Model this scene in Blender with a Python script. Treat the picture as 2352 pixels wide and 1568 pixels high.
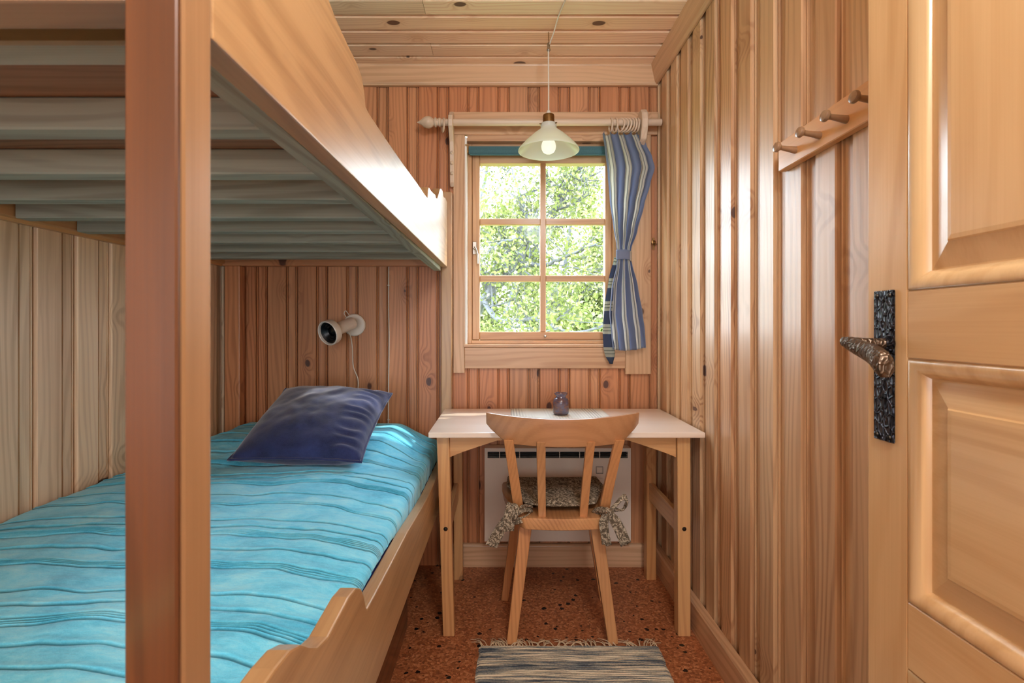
import bpy, bmesh, math, random
import numpy as np
from mathutils import Vector, Matrix, noise

for o in list(bpy.data.objects):
    bpy.data.objects.remove(o)
S = bpy.context.scene
COL = S.collection

# ------------------------------------------------------------------ camera, world, light, exposure
CAM = Vector((0, 0, 1.10))
cd = bpy.data.cameras.new('camera')
cam = bpy.data.objects.new('camera', cd); COL.objects.link(cam)
cam.location = CAM; cam.rotation_euler = (math.pi/2, 0, 0)
cd.sensor_width = 36; cd.lens = 1200/2352*36
cd.shift_x = 24/2352; cd.shift_y = -36/2352
cd.clip_start = 0.02
cd.dof.use_dof = True; cd.dof.focus_distance = 1.9; cd.dof.aperture_fstop = 9.0
S.camera = cam

w = bpy.data.worlds.new('overcast_sky'); S.world = w; w.use_nodes = True
nt = w.node_tree; nt.nodes.clear()
wo = nt.nodes.new('ShaderNodeOutputWorld'); bg = nt.nodes.new('ShaderNodeBackground')
tc = nt.nodes.new('ShaderNodeTexCoord'); sp = nt.nodes.new('ShaderNodeSeparateXYZ')
cr = nt.nodes.new('ShaderNodeValToRGB')
cr.color_ramp.elements[0].position = 0.0; cr.color_ramp.elements[0].color = (0.80, 0.86, 0.92, 1)
cr.color_ramp.elements[1].position = 0.8; cr.color_ramp.elements[1].color = (0.62, 0.78, 1.0, 1)
nt.links.new(tc.outputs['Generated'], sp.inputs[0]); nt.links.new(sp.outputs['Z'], cr.inputs[0])
nt.links.new(cr.outputs[0], bg.inputs['Color']); bg.inputs['Strength'].default_value = 14.0
nt.links.new(bg.outputs[0], wo.inputs['Surface'])

def light(name, kind, loc, rot, energy, color, **kw):
    l = bpy.data.lights.new(name, kind); l.energy = energy; l.color = color
    for k, v in kw.items(): setattr(l, k, v)
    o = bpy.data.objects.new(name, l); COL.objects.link(o)
    o.location = loc; o.rotation_euler = rot
    return o
R = math.radians
light('sun', 'SUN', (3, 8, 9), (R(48), 0, R(120)), 4.0, (1.0, 0.93, 0.82), angle=R(1.5))
# unseen fill light added behind the camera, tilted up to brighten the room
light('rear_fill_light', 'AREA', (-0.25, -1.9, 1.25), (R(118), 0, 0), 32, (0.86, 0.94, 1.0), shape='RECTANGLE', size=1.9, size_y=1.5)
# added point fill above the camera, standing in for bounced light; no fixture
light('overhead_fill_light', 'POINT', (0.34, 0.02, 2.02), (0, 0, 0), 34, (0.86, 0.94, 1.0), shadow_soft_size=0.14)
light('window_skylight_portal', 'AREA', (0.19, 2.62, 1.52), (R(-90), 0, 0), 1, (1, 1, 1), shape='RECTANGLE', size=0.8, size_y=1.1)
bpy.data.lights['window_skylight_portal'].cycles.is_portal = True

S.view_settings.view_transform = 'Standard'; S.view_settings.look = 'None'
S.view_settings.exposure = 0.45; S.view_settings.gamma = 1.0
S.view_settings.use_curve_mapping = False
S.cycles.use_denoising = True
try: S.cycles.denoiser = 'OPENIMAGEDENOISE'
except Exception: pass
S.cycles.use_adaptive_sampling = True; S.cycles.adaptive_threshold = 0.035; S.cycles.adaptive_min_samples = 12
S.cycles.max_bounces = 8; S.cycles.diffuse_bounces = 4; S.cycles.glossy_bounces = 3
S.cycles.transparent_max_bounces = 12; S.cycles.transmission_bounces = 4
S.cycles.sample_clamp_indirect = 6.0; S.cycles.caustics_reflective = False; S.cycles.caustics_refractive = False

# ------------------------------------------------------------------ node helpers and materials
def lin(r, g, b):
    f = lambda c: (c/255/12.92) if c/255 <= 0.04045 else ((c/255+0.055)/1.055)**2.4
    return (f(r), f(g), f(b), 1)

class NT:
    def __init__(s, name):
        s.m = bpy.data.materials.new(name); s.m.use_nodes = True; s.t = s.m.node_tree; s.t.nodes.clear()
        s.out = s.n('ShaderNodeOutputMaterial')
    def n(s, t, **kw):
        nd = s.t.nodes.new(t)
        for k, v in kw.items(): setattr(nd, k, v)
        return nd
    def put(s, sock, v):
        if v is None: return
        if isinstance(v, bpy.types.NodeSocket): s.t.links.new(v, sock)
        else: sock.default_value = v
    def math(s, op, a, b=None, c=None, clamp=False):
        nd = s.n('ShaderNodeMath', operation=op, use_clamp=clamp)
        s.put(nd.inputs[0], a); s.put(nd.inputs[1], b); s.put(nd.inputs[2], c)
        return nd.outputs[0]
    def vm(s, op, a, b=None):
        nd = s.n('ShaderNodeVectorMath', operation=op)
        s.put(nd.inputs[0], a); s.put(nd.inputs[1], b)
        return nd.outputs[0]
    def mix(s, f, a, b, mode='MIX'):
        nd = s.n('ShaderNodeMix', data_type='RGBA', blend_type=mode)
        s.put(nd.inputs[0], f); s.put(nd.inputs[6], a); s.put(nd.inputs[7], b)
        return nd.outputs[2]
    def ramp(s, f, pts, interp='LINEAR'):
        nd = s.n('ShaderNodeValToRGB'); e = nd.color_ramp; e.interpolation = interp
        while len(e.elements) < len(pts): e.elements.new(0.5)
        for el, (p, c) in zip(e.elements, pts):
            el.position = p; el.color = c if len(c) == 4 else (*c, 1)
        s.put(nd.inputs[0], f); return nd.outputs[0]
    def noise(s, v, scale=5, detail=3, rough=0.5, dist=0, out='Fac'):
        nd = s.n('ShaderNodeTexNoise'); s.put(nd.inputs['Vector'], v)
        nd.inputs['Scale'].default_value = scale; nd.inputs['Detail'].default_value = detail
        nd.inputs['Roughness'].default_value = rough; nd.inputs['Distortion'].default_value = dist
        return nd.outputs[out]
    def maprange(s, v, a, b, c=0., d=1., smooth=False):
        nd = s.n('ShaderNodeMapRange', interpolation_type='SMOOTHSTEP' if smooth else 'LINEAR')
        s.put(nd.inputs[0], v)
        for i, x in zip((1, 2, 3, 4), (a, b, c, d)): nd.inputs[i].default_value = x
        return nd.outputs[0]
    def bump(s, h, strength=0.3, dist=0.002):
        nd = s.n('ShaderNodeBump'); s.put(nd.inputs['Height'], h)
        nd.inputs['Strength'].default_value = strength; nd.inputs['Distance'].default_value = dist
        return nd.outputs[0]
    def bsdf(s, color, rough=0.5, metal=0, coat=0, coat_rough=0.1, normal=None, spec=0.5, sheen=0, trans=0, emis=None, emis_s=0, sss=0):
        b = s.n('ShaderNodeBsdfPrincipled')
        s.put(b.inputs['Base Color'], color); s.put(b.inputs['Roughness'], rough)
        s.put(b.inputs['Metallic'], metal); s.put(b.inputs['Coat Weight'], coat); s.put(b.inputs['Coat Roughness'], coat_rough)
        s.put(b.inputs['Specular IOR Level'], spec); s.put(b.inputs['Sheen Weight'], sheen)
        s.put(b.inputs['Transmission Weight'], trans)
        if normal is not None: s.put(b.inputs['Normal'], normal); 
        if emis: s.put(b.inputs['Emission Color'], emis); s.put(b.inputs['Emission Strength'], emis_s)
        s.t.links.new(b.outputs[0], s.out.inputs[0])
        return b

def pine(name, light_c, dark_c, knot=1.0, ring=1.0, rough=0.42, coat=0.35, coat_rough=0.22, freq=75.0, knot_c=lin(70, 34, 24), vary=0.12, spec=0.5, bumps=0.25, dens=0.3, kscale=1.0, con=1.0):
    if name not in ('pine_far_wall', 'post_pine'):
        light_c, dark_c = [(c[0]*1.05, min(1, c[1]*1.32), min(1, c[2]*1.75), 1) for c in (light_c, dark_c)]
    t = NT(name)
    at = t.n('ShaderNodeAttribute', attribute_name='gc')
    oi = t.n('ShaderNodeObjectInfo')
    off = t.n('ShaderNodeCombineXYZ')
    for i, k in enumerate((61.0, 23.0, 37.0)): t.put(off.inputs[i], t.math('MULTIPLY', oi.outputs['Random'], k))
    p = t.vm('ADD', at.outputs['Vector'], off.outputs[0])
    # knots: sparse ellipses, long along the grain
    kv = t.n('ShaderNodeTexVoronoi', feature='F1', distance='EUCLIDEAN')
    wob = t.noise(t.vm('MULTIPLY', p, (9, 30, 30)), 1.0, 2, out='Color')
    kp = t.vm('MULTIPLY', t.vm('ADD', p, t.vm('MULTIPLY', wob, (0.010, 0.006, 0.006))), (6.0*kscale, 9.5*kscale, 1.5*kscale))
    t.put(kv.inputs['Vector'], kp); kv.inputs['Scale'].default_value = 1.0
    d = kv.outputs['Distance']
    sepc = t.n('ShaderNodeSeparateColor'); t.put(sepc.inputs[0], kv.outputs['Color'])
    has = t.math('GREATER_THAN', sepc.outputs[0], 1-dens)
    size = t.maprange(sepc.outputs[1], 0, 1, 0.05, 0.19)
    core = t.math('MULTIPLY', t.math('SUBTRACT', 1.0, t.math('DIVIDE', d, size), clamp=True), has)
    core = t.maprange(core, 0.0, 0.22, 0, 1, True)
    halo = t.math('MULTIPLY', t.maprange(d, 0.05, 0.5, 1, 0, True), has)
    halo2 = t.math('MULTIPLY', halo, halo)
    # growth rings, drawn out along the board, bending round the knots
    warp = t.noise(t.vm('MULTIPLY', p, (0.9, 7, 7)), 1.0, 2, 0.45)
    warp2 = t.noise(t.vm('MULTIPLY', p, (2.6, 26, 26)), 1.0, 2, 0.5)
    sx = t.n('ShaderNodeSeparateXYZ'); t.put(sx.inputs[0], p)
    ph = t.math('ADD', t.math('MULTIPLY', sx.outputs[1], freq*4.5), t.math('MULTIPLY', sx.outputs[2], freq*3.1))
    ph = t.math('ADD', ph, t.math('MULTIPLY', warp, 46.0*ring))
    ph = t.math('ADD', ph, t.math('MULTIPLY', warp2, 3.0))
    ph = t.math('ADD', ph, t.math('MULTIPLY', halo2, 16.0*knot))
    sn = t.math('SINE', ph)
    ringf = t.maprange(sn, -0.4, 1.0, 0, 1, True)
    amp = t.maprange(t.noise(t.vm('MULTIPLY', p, (0.8, 5, 5)), 1.0, 1), 0.3, 0.7, 0.25, 0.9)
    ringf = t.math('MULTIPLY', ringf, amp)
    streak = t.noise(t.vm('MULTIPLY', p, (3.0, 260, 260)), 1.0, 3, 0.6)
    broad = t.noise(t.vm('MULTIPLY', p, (0.7, 13, 13)), 1.0, 2)
    f = t.math('ADD', t.math('MULTIPLY', ringf, 0.42*con), t.math('MULTIPLY', t.math('SUBTRACT', streak, 0.5), 0.55))
    f = t.math('ADD', f, t.maprange(broad, 0.3, 0.75, -0.12, 0.38))
    f = t.math('ADD', f, t.math('MULTIPLY', halo2, 0.35*knot), clamp=True)
    c = t.mix(f, light_c, dark_c)
    c = t.mix(t.math('MULTIPLY', core, 0.9*min(knot, 1.0)), c, knot_c)
    hs = t.n('ShaderNodeHueSaturation')
    t.put(hs.inputs['Value'], t.maprange(oi.outputs['Random'], 0, 1, 1-vary, 1+vary))
    r2 = t.math('FRACT', t.math('MULTIPLY', oi.outputs['Random'], 17.31))
    t.put(hs.inputs['Hue'], t.maprange(r2, 0, 1, 0.5-vary*0.06, 0.5+vary*0.06))
    t.put(hs.inputs['Saturation'], t.maprange(r2, 0, 1, 1+vary*0.6, 1-vary*0.6))
    t.put(hs.inputs['Color'], c)
    h = t.math('ADD', t.math('MULTIPLY', f, -0.6), t.math('MULTIPLY', core, -0.6))
    rr = t.math('ADD', rough, t.math('MULTIPLY', t.math('SUBTRACT', streak, 0.5), 0.25))
    t.bsdf(hs.outputs[0], rr, coat=coat, coat_rough=coat_rough, normal=t.bump(h, bumps, 0.0012), spec=spec)
    return t.m

def plain(name, color, rough=0.5, metal=0, var=0.0, scale=40, bumps=0.0, **kw):
    t = NT(name); c = color; nrm = None
    tcn = t.n('ShaderNodeTexCoord')
    if var > 0 or bumps > 0:
        nz = t.noise(tcn.outputs['Object'], scale, 4, 0.6)
        if var > 0:
            c = t.mix(t.maprange(nz, 0.3, 0.7, 0, 1), tuple(x*(1-var) for x in color[:3])+(1,), tuple(min(1, x*(1+var)) for x in color[:3])+(1,))
        if bumps > 0: nrm = t.bump(nz, bumps, 0.002)
    t.bsdf(c, rough, metal, normal=nrm, **kw)
    return t.m

M = {}
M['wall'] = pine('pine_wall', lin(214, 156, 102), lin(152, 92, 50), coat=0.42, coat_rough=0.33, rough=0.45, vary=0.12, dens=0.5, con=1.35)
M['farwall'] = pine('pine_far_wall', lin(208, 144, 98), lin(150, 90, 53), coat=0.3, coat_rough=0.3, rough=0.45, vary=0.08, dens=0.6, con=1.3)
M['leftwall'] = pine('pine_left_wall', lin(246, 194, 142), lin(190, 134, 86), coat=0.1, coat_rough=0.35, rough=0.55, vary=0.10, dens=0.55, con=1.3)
M['ceil'] = pine('pine_ceiling', lin(250, 198, 150), lin(208, 146, 98), coat=0.25, coat_rough=0.35, rough=0.45, vary=0.10, freq=90, dens=0.5, con=1.3)
M['trim'] = pine('pine_trim', lin(214, 158, 108), lin(166, 108, 64), knot=0.9, coat=0.3, rough=0.42, vary=0.05, dens=0.25)
M['posttan'] = pine('post_side_pine', lin(162, 112, 68), lin(128, 84, 46), knot=0.2, ring=0.8, freq=36, coat=0.5, coat_rough=0.25, rough=0.42, vary=0.03, dens=0.0)
M['bunk'] = pine('bunk_pine', lin(184, 132, 80), lin(140, 90, 48), knot=0.25, ring=1.3, freq=38, con=1.3, coat=0.6, coat_rough=0.3, rough=0.35, vary=0.04, dens=0.12)
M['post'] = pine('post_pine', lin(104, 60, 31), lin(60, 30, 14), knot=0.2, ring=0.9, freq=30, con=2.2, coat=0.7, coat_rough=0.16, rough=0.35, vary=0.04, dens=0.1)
M['slat'] = pine('raw_slat_pine', lin(162, 148, 118), lin(112, 98, 74), knot=0.6, coat=0.0, rough=0.8, vary=0.06, freq=50, spec=0.2, bumps=0.5)
M['slatbase'] = pine('bunk_base_pine', lin(160, 104, 66), lin(112, 68, 38), knot=0.4, coat=0.0, rough=0.7, vary=0.06)
M['desk'] = pine('desk_pine', lin(240, 202, 164), lin(222, 176, 132), knot=0.0, ring=0.6, coat=1.0, coat_rough=0.3, rough=0.35, vary=0.03, dens=0.0)
M['leg'] = pine('desk_leg_pine', lin(212, 146, 84), lin(168, 100, 50), knot=0.5, ring=0.8, freq=70, coat=0.4, rough=0.4, vary=0.07, dens=0.15)
M['chair'] = pine('chair_pine', lin(206, 134, 76), lin(160, 92, 46), knot=0.0, ring=0.7, freq=95, coat=0.6, coat_rough=0.18, rough=0.35, vary=0.05, dens=0.0)
M['crest'] = pine('chair_crest_wood', lin(188, 122, 72), lin(158, 96, 52), knot=0.0, ring=0.5, freq=60, coat=0.6, coat_rough=0.2, rough=0.36, vary=0.02, dens=0.0)
M['door'] = pine('door_pine', lin(210, 156, 98), lin(182, 124, 68), knot=0.0, ring=0.9, freq=42, coat=0.7, coat_rough=0.2, rough=0.34, vary=0.05, dens=0.0)
M['peg'] = pine('peg_wood', lin(150, 104, 66), lin(110, 70, 40), knot=0.0, ring=0.3, coat=0.6, coat_rough=0.2, rough=0.35, vary=0.03, dens=0.0)
M['rod'] = pine('pale_rod_wood', lin(222, 182, 142), lin(198, 152, 112), knot=0.0, ring=0.3, coat=0.2, rough=0.45, vary=0.03, dens=0.0)
M['sash'] = pine('sash_pine', lin(205, 146, 92), lin(164, 104, 58), knot=0.4, coat=0.3, rough=0.42, vary=0.05, dens=0.15)
M['white'] = plain('white_enamel', lin(238, 232, 222), 0.3, coat=0.4)
M['cable'] = plain('white_cable_sheath', lin(235, 228, 215), 0.4)
M['black'] = plain('black_plastic', lin(18, 18, 20), 0.35)
M['darkm'] = plain('dark_metal', lin(60, 52, 44), 0.4, 0.9)
M['nickel'] = plain('nickel', lin(180, 175, 165), 0.3, 1.0)
M['brass'] = plain('aged_brass', lin(150, 115, 70), 0.35, 0.95, var=0.25, scale=60)
M['heater'] = plain('beige_enamel', lin(236, 222, 204), 0.45, var=0.03, scale=8)
M['navy'] = plain('navy_sheet', lin(44, 54, 128), 0.85, var=0.2, scale=300)
M['blind'] = plain('teal_blind_cloth', lin(70, 112, 122), 0.8, var=0.1, scale=200)
M['jamb_bright'] = plain('light_leak_white', lin(245, 244, 238), 0.5)  # light leaking in at the reveal, painted as near-white side jambs
M['bark'] = plain('grey_bark', lin(92, 91, 94), 0.85, var=0.35, scale=30, bumps=0.6)
M['hillgreen'] = plain('meadow_green', lin(92, 112, 52), 0.9, var=0.3, scale=1.5)

def m_leaf():
    t = NT('spring_leaf')
    at = t.n('ShaderNodeAttribute', attribute_name='tone')
    c = t.ramp(at.outputs['Fac'], [(0, lin(88, 98, 52)), (0.45, lin(122, 128, 70)), (0.8, lin(146, 148, 92)), (1, lin(178, 176, 134))])
    d = t.n('ShaderNodeBsdfDiffuse'); tr = t.n('ShaderNodeBsdfTranslucent')
    t.put(d.inputs['Color'], c); t.put(tr.inputs['Color'], c)
    mx = t.n('ShaderNodeMixShader'); mx.inputs[0].default_value = 0.5
    t.t.links.new(d.outputs[0], mx.inputs[1]); t.t.links.new(tr.outputs[0], mx.inputs[2])
    t.t.links.new(mx.outputs[0], t.out.inputs[0]); return t.m
M['leaf'] = m_leaf()

def m_glass():
    t = NT('window_glass')
    tr = t.n('ShaderNodeBsdfTransparent'); gl = t.n('ShaderNodeBsdfGlossy'); fr = t.n('ShaderNodeFresnel')
    tr.inputs[0].default_value = (0.97, 0.99, 0.98, 1); gl.inputs['Roughness'].default_value = 0.02
    fr.inputs[0].default_value = 1.45
    mx = t.n('ShaderNodeMixShader'); t.t.links.new(t.math('MULTIPLY', fr.outputs[0], 0.08), mx.inputs[0])
    t.t.links.new(tr.outputs[0], mx.inputs[1]); t.t.links.new(gl.outputs[0], mx.inputs[2])
    t.t.links.new(mx.outputs[0], t.out.inputs[0]); return t.m
M['glass'] = m_glass()

def m_opal():
    t = NT('opal_glass')
    tr = t.n('ShaderNodeBsdfTranslucent'); tr.inputs[0].default_value = lin(248, 250, 246)
    b = t.n('ShaderNodeBsdfPrincipled'); b.inputs['Base Color'].default_value = lin(246, 248, 244)
    b.inputs['Roughness'].default_value = 0.12
    mx = t.n('ShaderNodeMixShader'); mx.inputs[0].default_value = 0.5
    t.t.links.new(tr.outputs[0], mx.inputs[1]); t.t.links.new(b.outputs[0], mx.inputs[2])
    t.t.links.new(mx.outputs[0], t.out.inputs[0]); return t.m
M['opal'] = m_opal()
def m_bulb():
    t = NT('lit_bulb'); t.bsdf((1, 1, 1, 1), 0.3, emis=(1.0, 0.93, 0.82, 1), emis_s=0.45); return t.m
M['bulb'] = m_bulb()

def m_teal():
    t = NT('teal_crinkled_cotton')
    tcn = t.n('ShaderNodeTexCoord'); o = tcn.outputs['Object']
    n1 = t.noise(t.vm('MULTIPLY', o, (7, 13, 7)), 1.0, 5, 0.6, 0.6)
    n2 = t.noise(t.vm('MULTIPLY', o, (60, 160, 60)), 1.0, 4, 0.7)
    n3 = t.noise(t.vm('MULTIPLY', o, (600, 600, 600)), 1.0, 2, 0.7)
    f = t.math('ADD', t.maprange(n1, 0.34, 0.68, 0.2, 0.75), t.math('MULTIPLY', t.math('SUBTRACT', n2, 0.5), 0.6))
    f = t.math('ADD', f, t.math('MULTIPLY', t.math('SUBTRACT', n3, 0.5), 0.5), clamp=True)
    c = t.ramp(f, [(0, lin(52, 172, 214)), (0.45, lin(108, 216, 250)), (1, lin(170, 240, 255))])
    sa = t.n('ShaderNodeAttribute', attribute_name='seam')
    c = t.mix(t.math('MULTIPLY', sa.outputs['Fac'], 0.85), c, lin(6, 62, 84))  # shade of the tucks painted into the colour along the seam rows
    h = t.math('ADD', t.math('MULTIPLY', n1, 1.0), t.math('MULTIPLY', n2, 0.35))
    b = t.bsdf(c, 0.85, normal=t.bump(h, 0.5, 0.008), spec=0.25, sheen=0.25)
    return t.m
M['teal'] = m_teal()

def m_velvet():
    t = NT('navy_cotton_velvet')
    tcn = t.n('ShaderNodeTexCoord'); o = tcn.outputs['Object']
    n1 = t.noise(o, 14, 5, 0.65); n2 = t.noise(o, 500, 2, 0.6)
    c = t.mix(t.maprange(n1, 0.35, 0.7), lin(26, 32, 66), lin(46, 56, 104))
    c = t.mix(t.maprange(n2, 0.3, 0.7, 0, 0.4), c, lin(58, 68, 110))
    t.bsdf(c, 0.9, normal=t.bump(t.math('ADD', n1, t.math('MULTIPLY', n2, 0.1)), 0.35, 0.006), spec=0.15, sheen=0.5)
    return t.m
M['velvet'] = m_velvet()

def m_curtain(name, dark=False):
    t = NT(name)
    at = t.n('ShaderNodeAttribute', attribute_name='st'); sx = t.n('ShaderNodeSeparateXYZ'); t.put(sx.inputs[0], at.outputs['Vector'])
    u = t.math('FRACT', t.math('MULTIPLY', sx.outputs[0], 4.9))
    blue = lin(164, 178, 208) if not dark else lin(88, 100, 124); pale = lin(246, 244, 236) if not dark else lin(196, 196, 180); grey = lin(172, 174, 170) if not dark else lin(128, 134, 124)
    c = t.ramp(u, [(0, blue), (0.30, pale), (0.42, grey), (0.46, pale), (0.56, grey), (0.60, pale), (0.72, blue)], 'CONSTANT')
    wv = t.noise(t.vm('MULTIPLY', at.outputs['Vector'], (900, 900, 0)), 1.0, 2)
    c = t.mix(t.maprange(wv, 0.3, 0.7, 0, 0.25), c, lin(90, 98, 120))
    d = t.n('ShaderNodeBsdfDiffuse'); tr = t.n('ShaderNodeBsdfTranslucent')
    t.put(d.inputs['Color'], c); t.put(tr.inputs['Color'], c)
    mx = t.n('ShaderNodeMixShader'); mx.inputs[0].default_value = 0.5
    t.t.links.new(d.outputs[0], mx.inputs[1]); t.t.links.new(tr.outputs[0], mx.inputs[2])
    t.t.links.new(mx.outputs[0], t.out.inputs[0]); return t.m
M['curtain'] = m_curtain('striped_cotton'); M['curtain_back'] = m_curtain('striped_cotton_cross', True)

def m_cork():
    t = NT('cork_tiles')
    tcn = t.n('ShaderNodeTexCoord'); o = tcn.outputs['Object']
    v1 = t.n('ShaderNodeTexVoronoi'); t.put(v1.inputs['Vector'], t.vm('ADD', o, t.vm('MULTIPLY', t.noise(o, 60, 2, out='Color'), (0.01, 0.01, 0)))); v1.inputs['Scale'].default_value = 150
    sc = t.n('ShaderNodeSeparateColor'); t.put(sc.inputs[0], v1.outputs['Color'])
    c = t.ramp(sc.outputs[0], [(0, lin(140, 80, 46)), (0.4, lin(176, 106, 64)), (0.75, lin(196, 124, 78)), (1, lin(220, 152, 104))])
    nz = t.noise(o, 320, 3, 0.7)
    c = t.mix(t.maprange(nz, 0.35, 0.65, 0, 0.55), c, lin(124, 66, 38))
    v2 = t.n('ShaderNodeTexVoronoi'); t.put(v2.inputs['Vector'], t.vm('ADD', o, t.vm('MULTIPLY', t.noise(o, 90, 3, out='Color'), (0.014, 0.014, 0)))); v2.inputs['Scale'].default_value = 30
    s2 = t.n('ShaderNodeSeparateColor'); t.put(s2.inputs[0], v2.outputs['Color'])
    spot = t.math('MULTIPLY', t.math('LESS_THAN', v2.outputs['Distance'], t.maprange(s2.outputs[1], 0, 1, 0.08, 0.28)), t.math('GREATER_THAN', s2.outputs[0], 0.45))
    c = t.mix(spot, c, lin(18, 12, 10))
    t.bsdf(c, 0.5, coat=0.15, coat_rough=0.35, normal=t.bump(nz, 0.15, 0.001)); return t.m
M['cork'] = m_cork()

def m_ragrug():
    t = NT('rag_weave')
    at = t.n('ShaderNodeAttribute', attribute_name='st'); v = at.outputs['Vector']
    n1 = t.noise(t.vm('MULTIPLY', v, (5, 240, 0)), 1.0, 2, 0.6); n2 = t.noise(t.vm('MULTIPLY', v, (150, 500, 0)), 1.0, 2, 0.7)
    n3 = t.noise(t.vm('MULTIPLY', v, (1.5, 26, 0)), 1.0, 1)
    f = t.math('ADD', t.maprange(n1, 0.36, 0.64, 0, 0.9), t.math('MULTIPLY', t.math('SUBTRACT', n2, 0.5), 0.7))
    f = t.math('ADD', f, t.maprange(n3, 0.35, 0.65, -0.15, 0.25), clamp=True)
    c = t.ramp(f, [(0, lin(66, 76, 88)), (0.3, lin(122, 128, 130)), (0.5, lin(168, 164, 150)), (0.75, lin(212, 200, 176)), (1, lin(236, 224, 198))])
    t.bsdf(c, 0.95, spec=0.1, normal=t.bump(f, 0.6, 0.003)); return t.m
M['rug'] = m_ragrug()
M['fringe'] = plain('cotton_fringe', lin(214, 190, 156), 0.95, var=0.15, scale=80)

def m_runner():
    t = NT('woven_runner')
    at = t.n('ShaderNodeAttribute', attribute_name='st'); v = at.outputs['Vector']; sx = t.n('ShaderNodeSeparateXYZ'); t.put(sx.inputs[0], v)
    w1 = t.math('SINE', t.math('MULTIPLY', sx.outputs[0], 520.0)); w2 = t.math('SINE', t.math('MULTIPLY', sx.outputs[1], 900.0))
    band = t.noise(t.vm('MULTIPLY', v, (9, 0.5, 0)), 1.0, 2)
    f = t.math('MULTIPLY', t.maprange(band, 0.45, 0.58), t.math('MULTIPLY', t.maprange(w1, -0.2, 0.4), t.maprange(w2, -0.4, 0.2)))
    c = t.mix(t.math('MULTIPLY', f, 0.75), lin(226, 220, 206), lin(110, 104, 96))
    t.bsdf(c, 0.85, spec=0.2, normal=t.bump(t.math('ADD', w1, w2), 0.2, 0.001)); return t.m
M['runner'] = m_runner()

def m_leafprint():
    t = NT('willow_leaf_print')
    tcn = t.n('ShaderNodeTexCoord'); o = tcn.outputs['Object']
    n = t.noise(o, 18, 2, 0.5, out='Color')
    p = t.vm('ADD', o, t.vm('MULTIPLY', n, (0.09, 0.09, 0.09)))
    wv = t.n('ShaderNodeTexWave', wave_type='BANDS', bands_direction='DIAGONAL'); t.put(wv.inputs['Vector'], p)
    wv.inputs['Scale'].default_value = 26; wv.inputs['Distortion'].default_value = 7; wv.inputs['Detail'].default_value = 1; wv.inputs['Detail Scale'].default_value = 2.2
    v = t.n('ShaderNodeTexVoronoi', feature='DISTANCE_TO_EDGE'); t.put(v.inputs['Vector'], t.vm('MULTIPLY', p, (75, 150, 110))); v.inputs['Scale'].default_value = 1.0
    f = t.math('MULTIPLY', t.maprange(wv.outputs['Fac'], 0.25, 0.5, 0, 1), t.maprange(v.outputs['Distance'], 0.03, 0.12, 0, 1))
    c = t.mix(f, lin(104, 92, 76), lin(198, 184, 160))
    t.bsdf(c, 0.85, spec=0.2); return t.m
M['print'] = m_leafprint()

def m_hammered(nm='hammered_black_iron', colr=lin(44, 44, 50), sc=95, rgh=0.3, bs=0.9):
    t = NT(nm)
    tcn = t.n('ShaderNodeTexCoord'); o = tcn.outputs['Object']
    v = t.n('ShaderNodeTexVoronoi', feature='DISTANCE_TO_EDGE'); t.put(v.inputs['Vector'], t.vm('ADD', t.vm('MULTIPLY', o, (1, 1.25, 0.7)), t.vm('MULTIPLY', t.noise(o, 60, 2, out='Color'), (0.006, 0.006, 0.006)))); v.inputs['Scale'].default_value = sc
    v2 = t.n('ShaderNodeTexVoronoi'); t.put(v2.inputs['Vector'], t.vm('MULTIPLY', o, (1, 1.25, 0.7))); v2.inputs['Scale'].default_value = sc
    h = t.math('ADD', t.maprange(v.outputs['Distance'], 0, 0.16, 1, 0, True), t.math('MULTIPLY', v2.outputs['Distance'], 0.8))
    t.bsdf(colr, rgh, 0.75, normal=t.bump(h, bs, 0.006)); return t.m
M['iron'] = m_hammered()
M['lever'] = m_hammered('hammered_dark_bronze', lin(96, 78, 62), 110, 0.33, 0.4)

def m_glaze():
    t = NT('brown_blue_glaze')
    tcn = t.n('ShaderNodeTexCoord'); o = tcn.outputs['Object']
    n = t.noise(t.vm('MULTIPLY', o, (30, 30, 160)), 1.0, 3, 0.6); n2 = t.noise(o, 45, 3)
    c = t.mix(t.maprange(n, 0.35, 0.65), lin(70, 66, 86), lin(128, 84, 66))
    c = t.mix(t.maprange(n2, 0.45, 0.7), c, lin(92, 92, 118))
    t.bsdf(c, 0.22, normal=t.bump(n, 0.4, 0.002), coat=0.6); return t.m
M['glaze'] = m_glaze()

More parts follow.
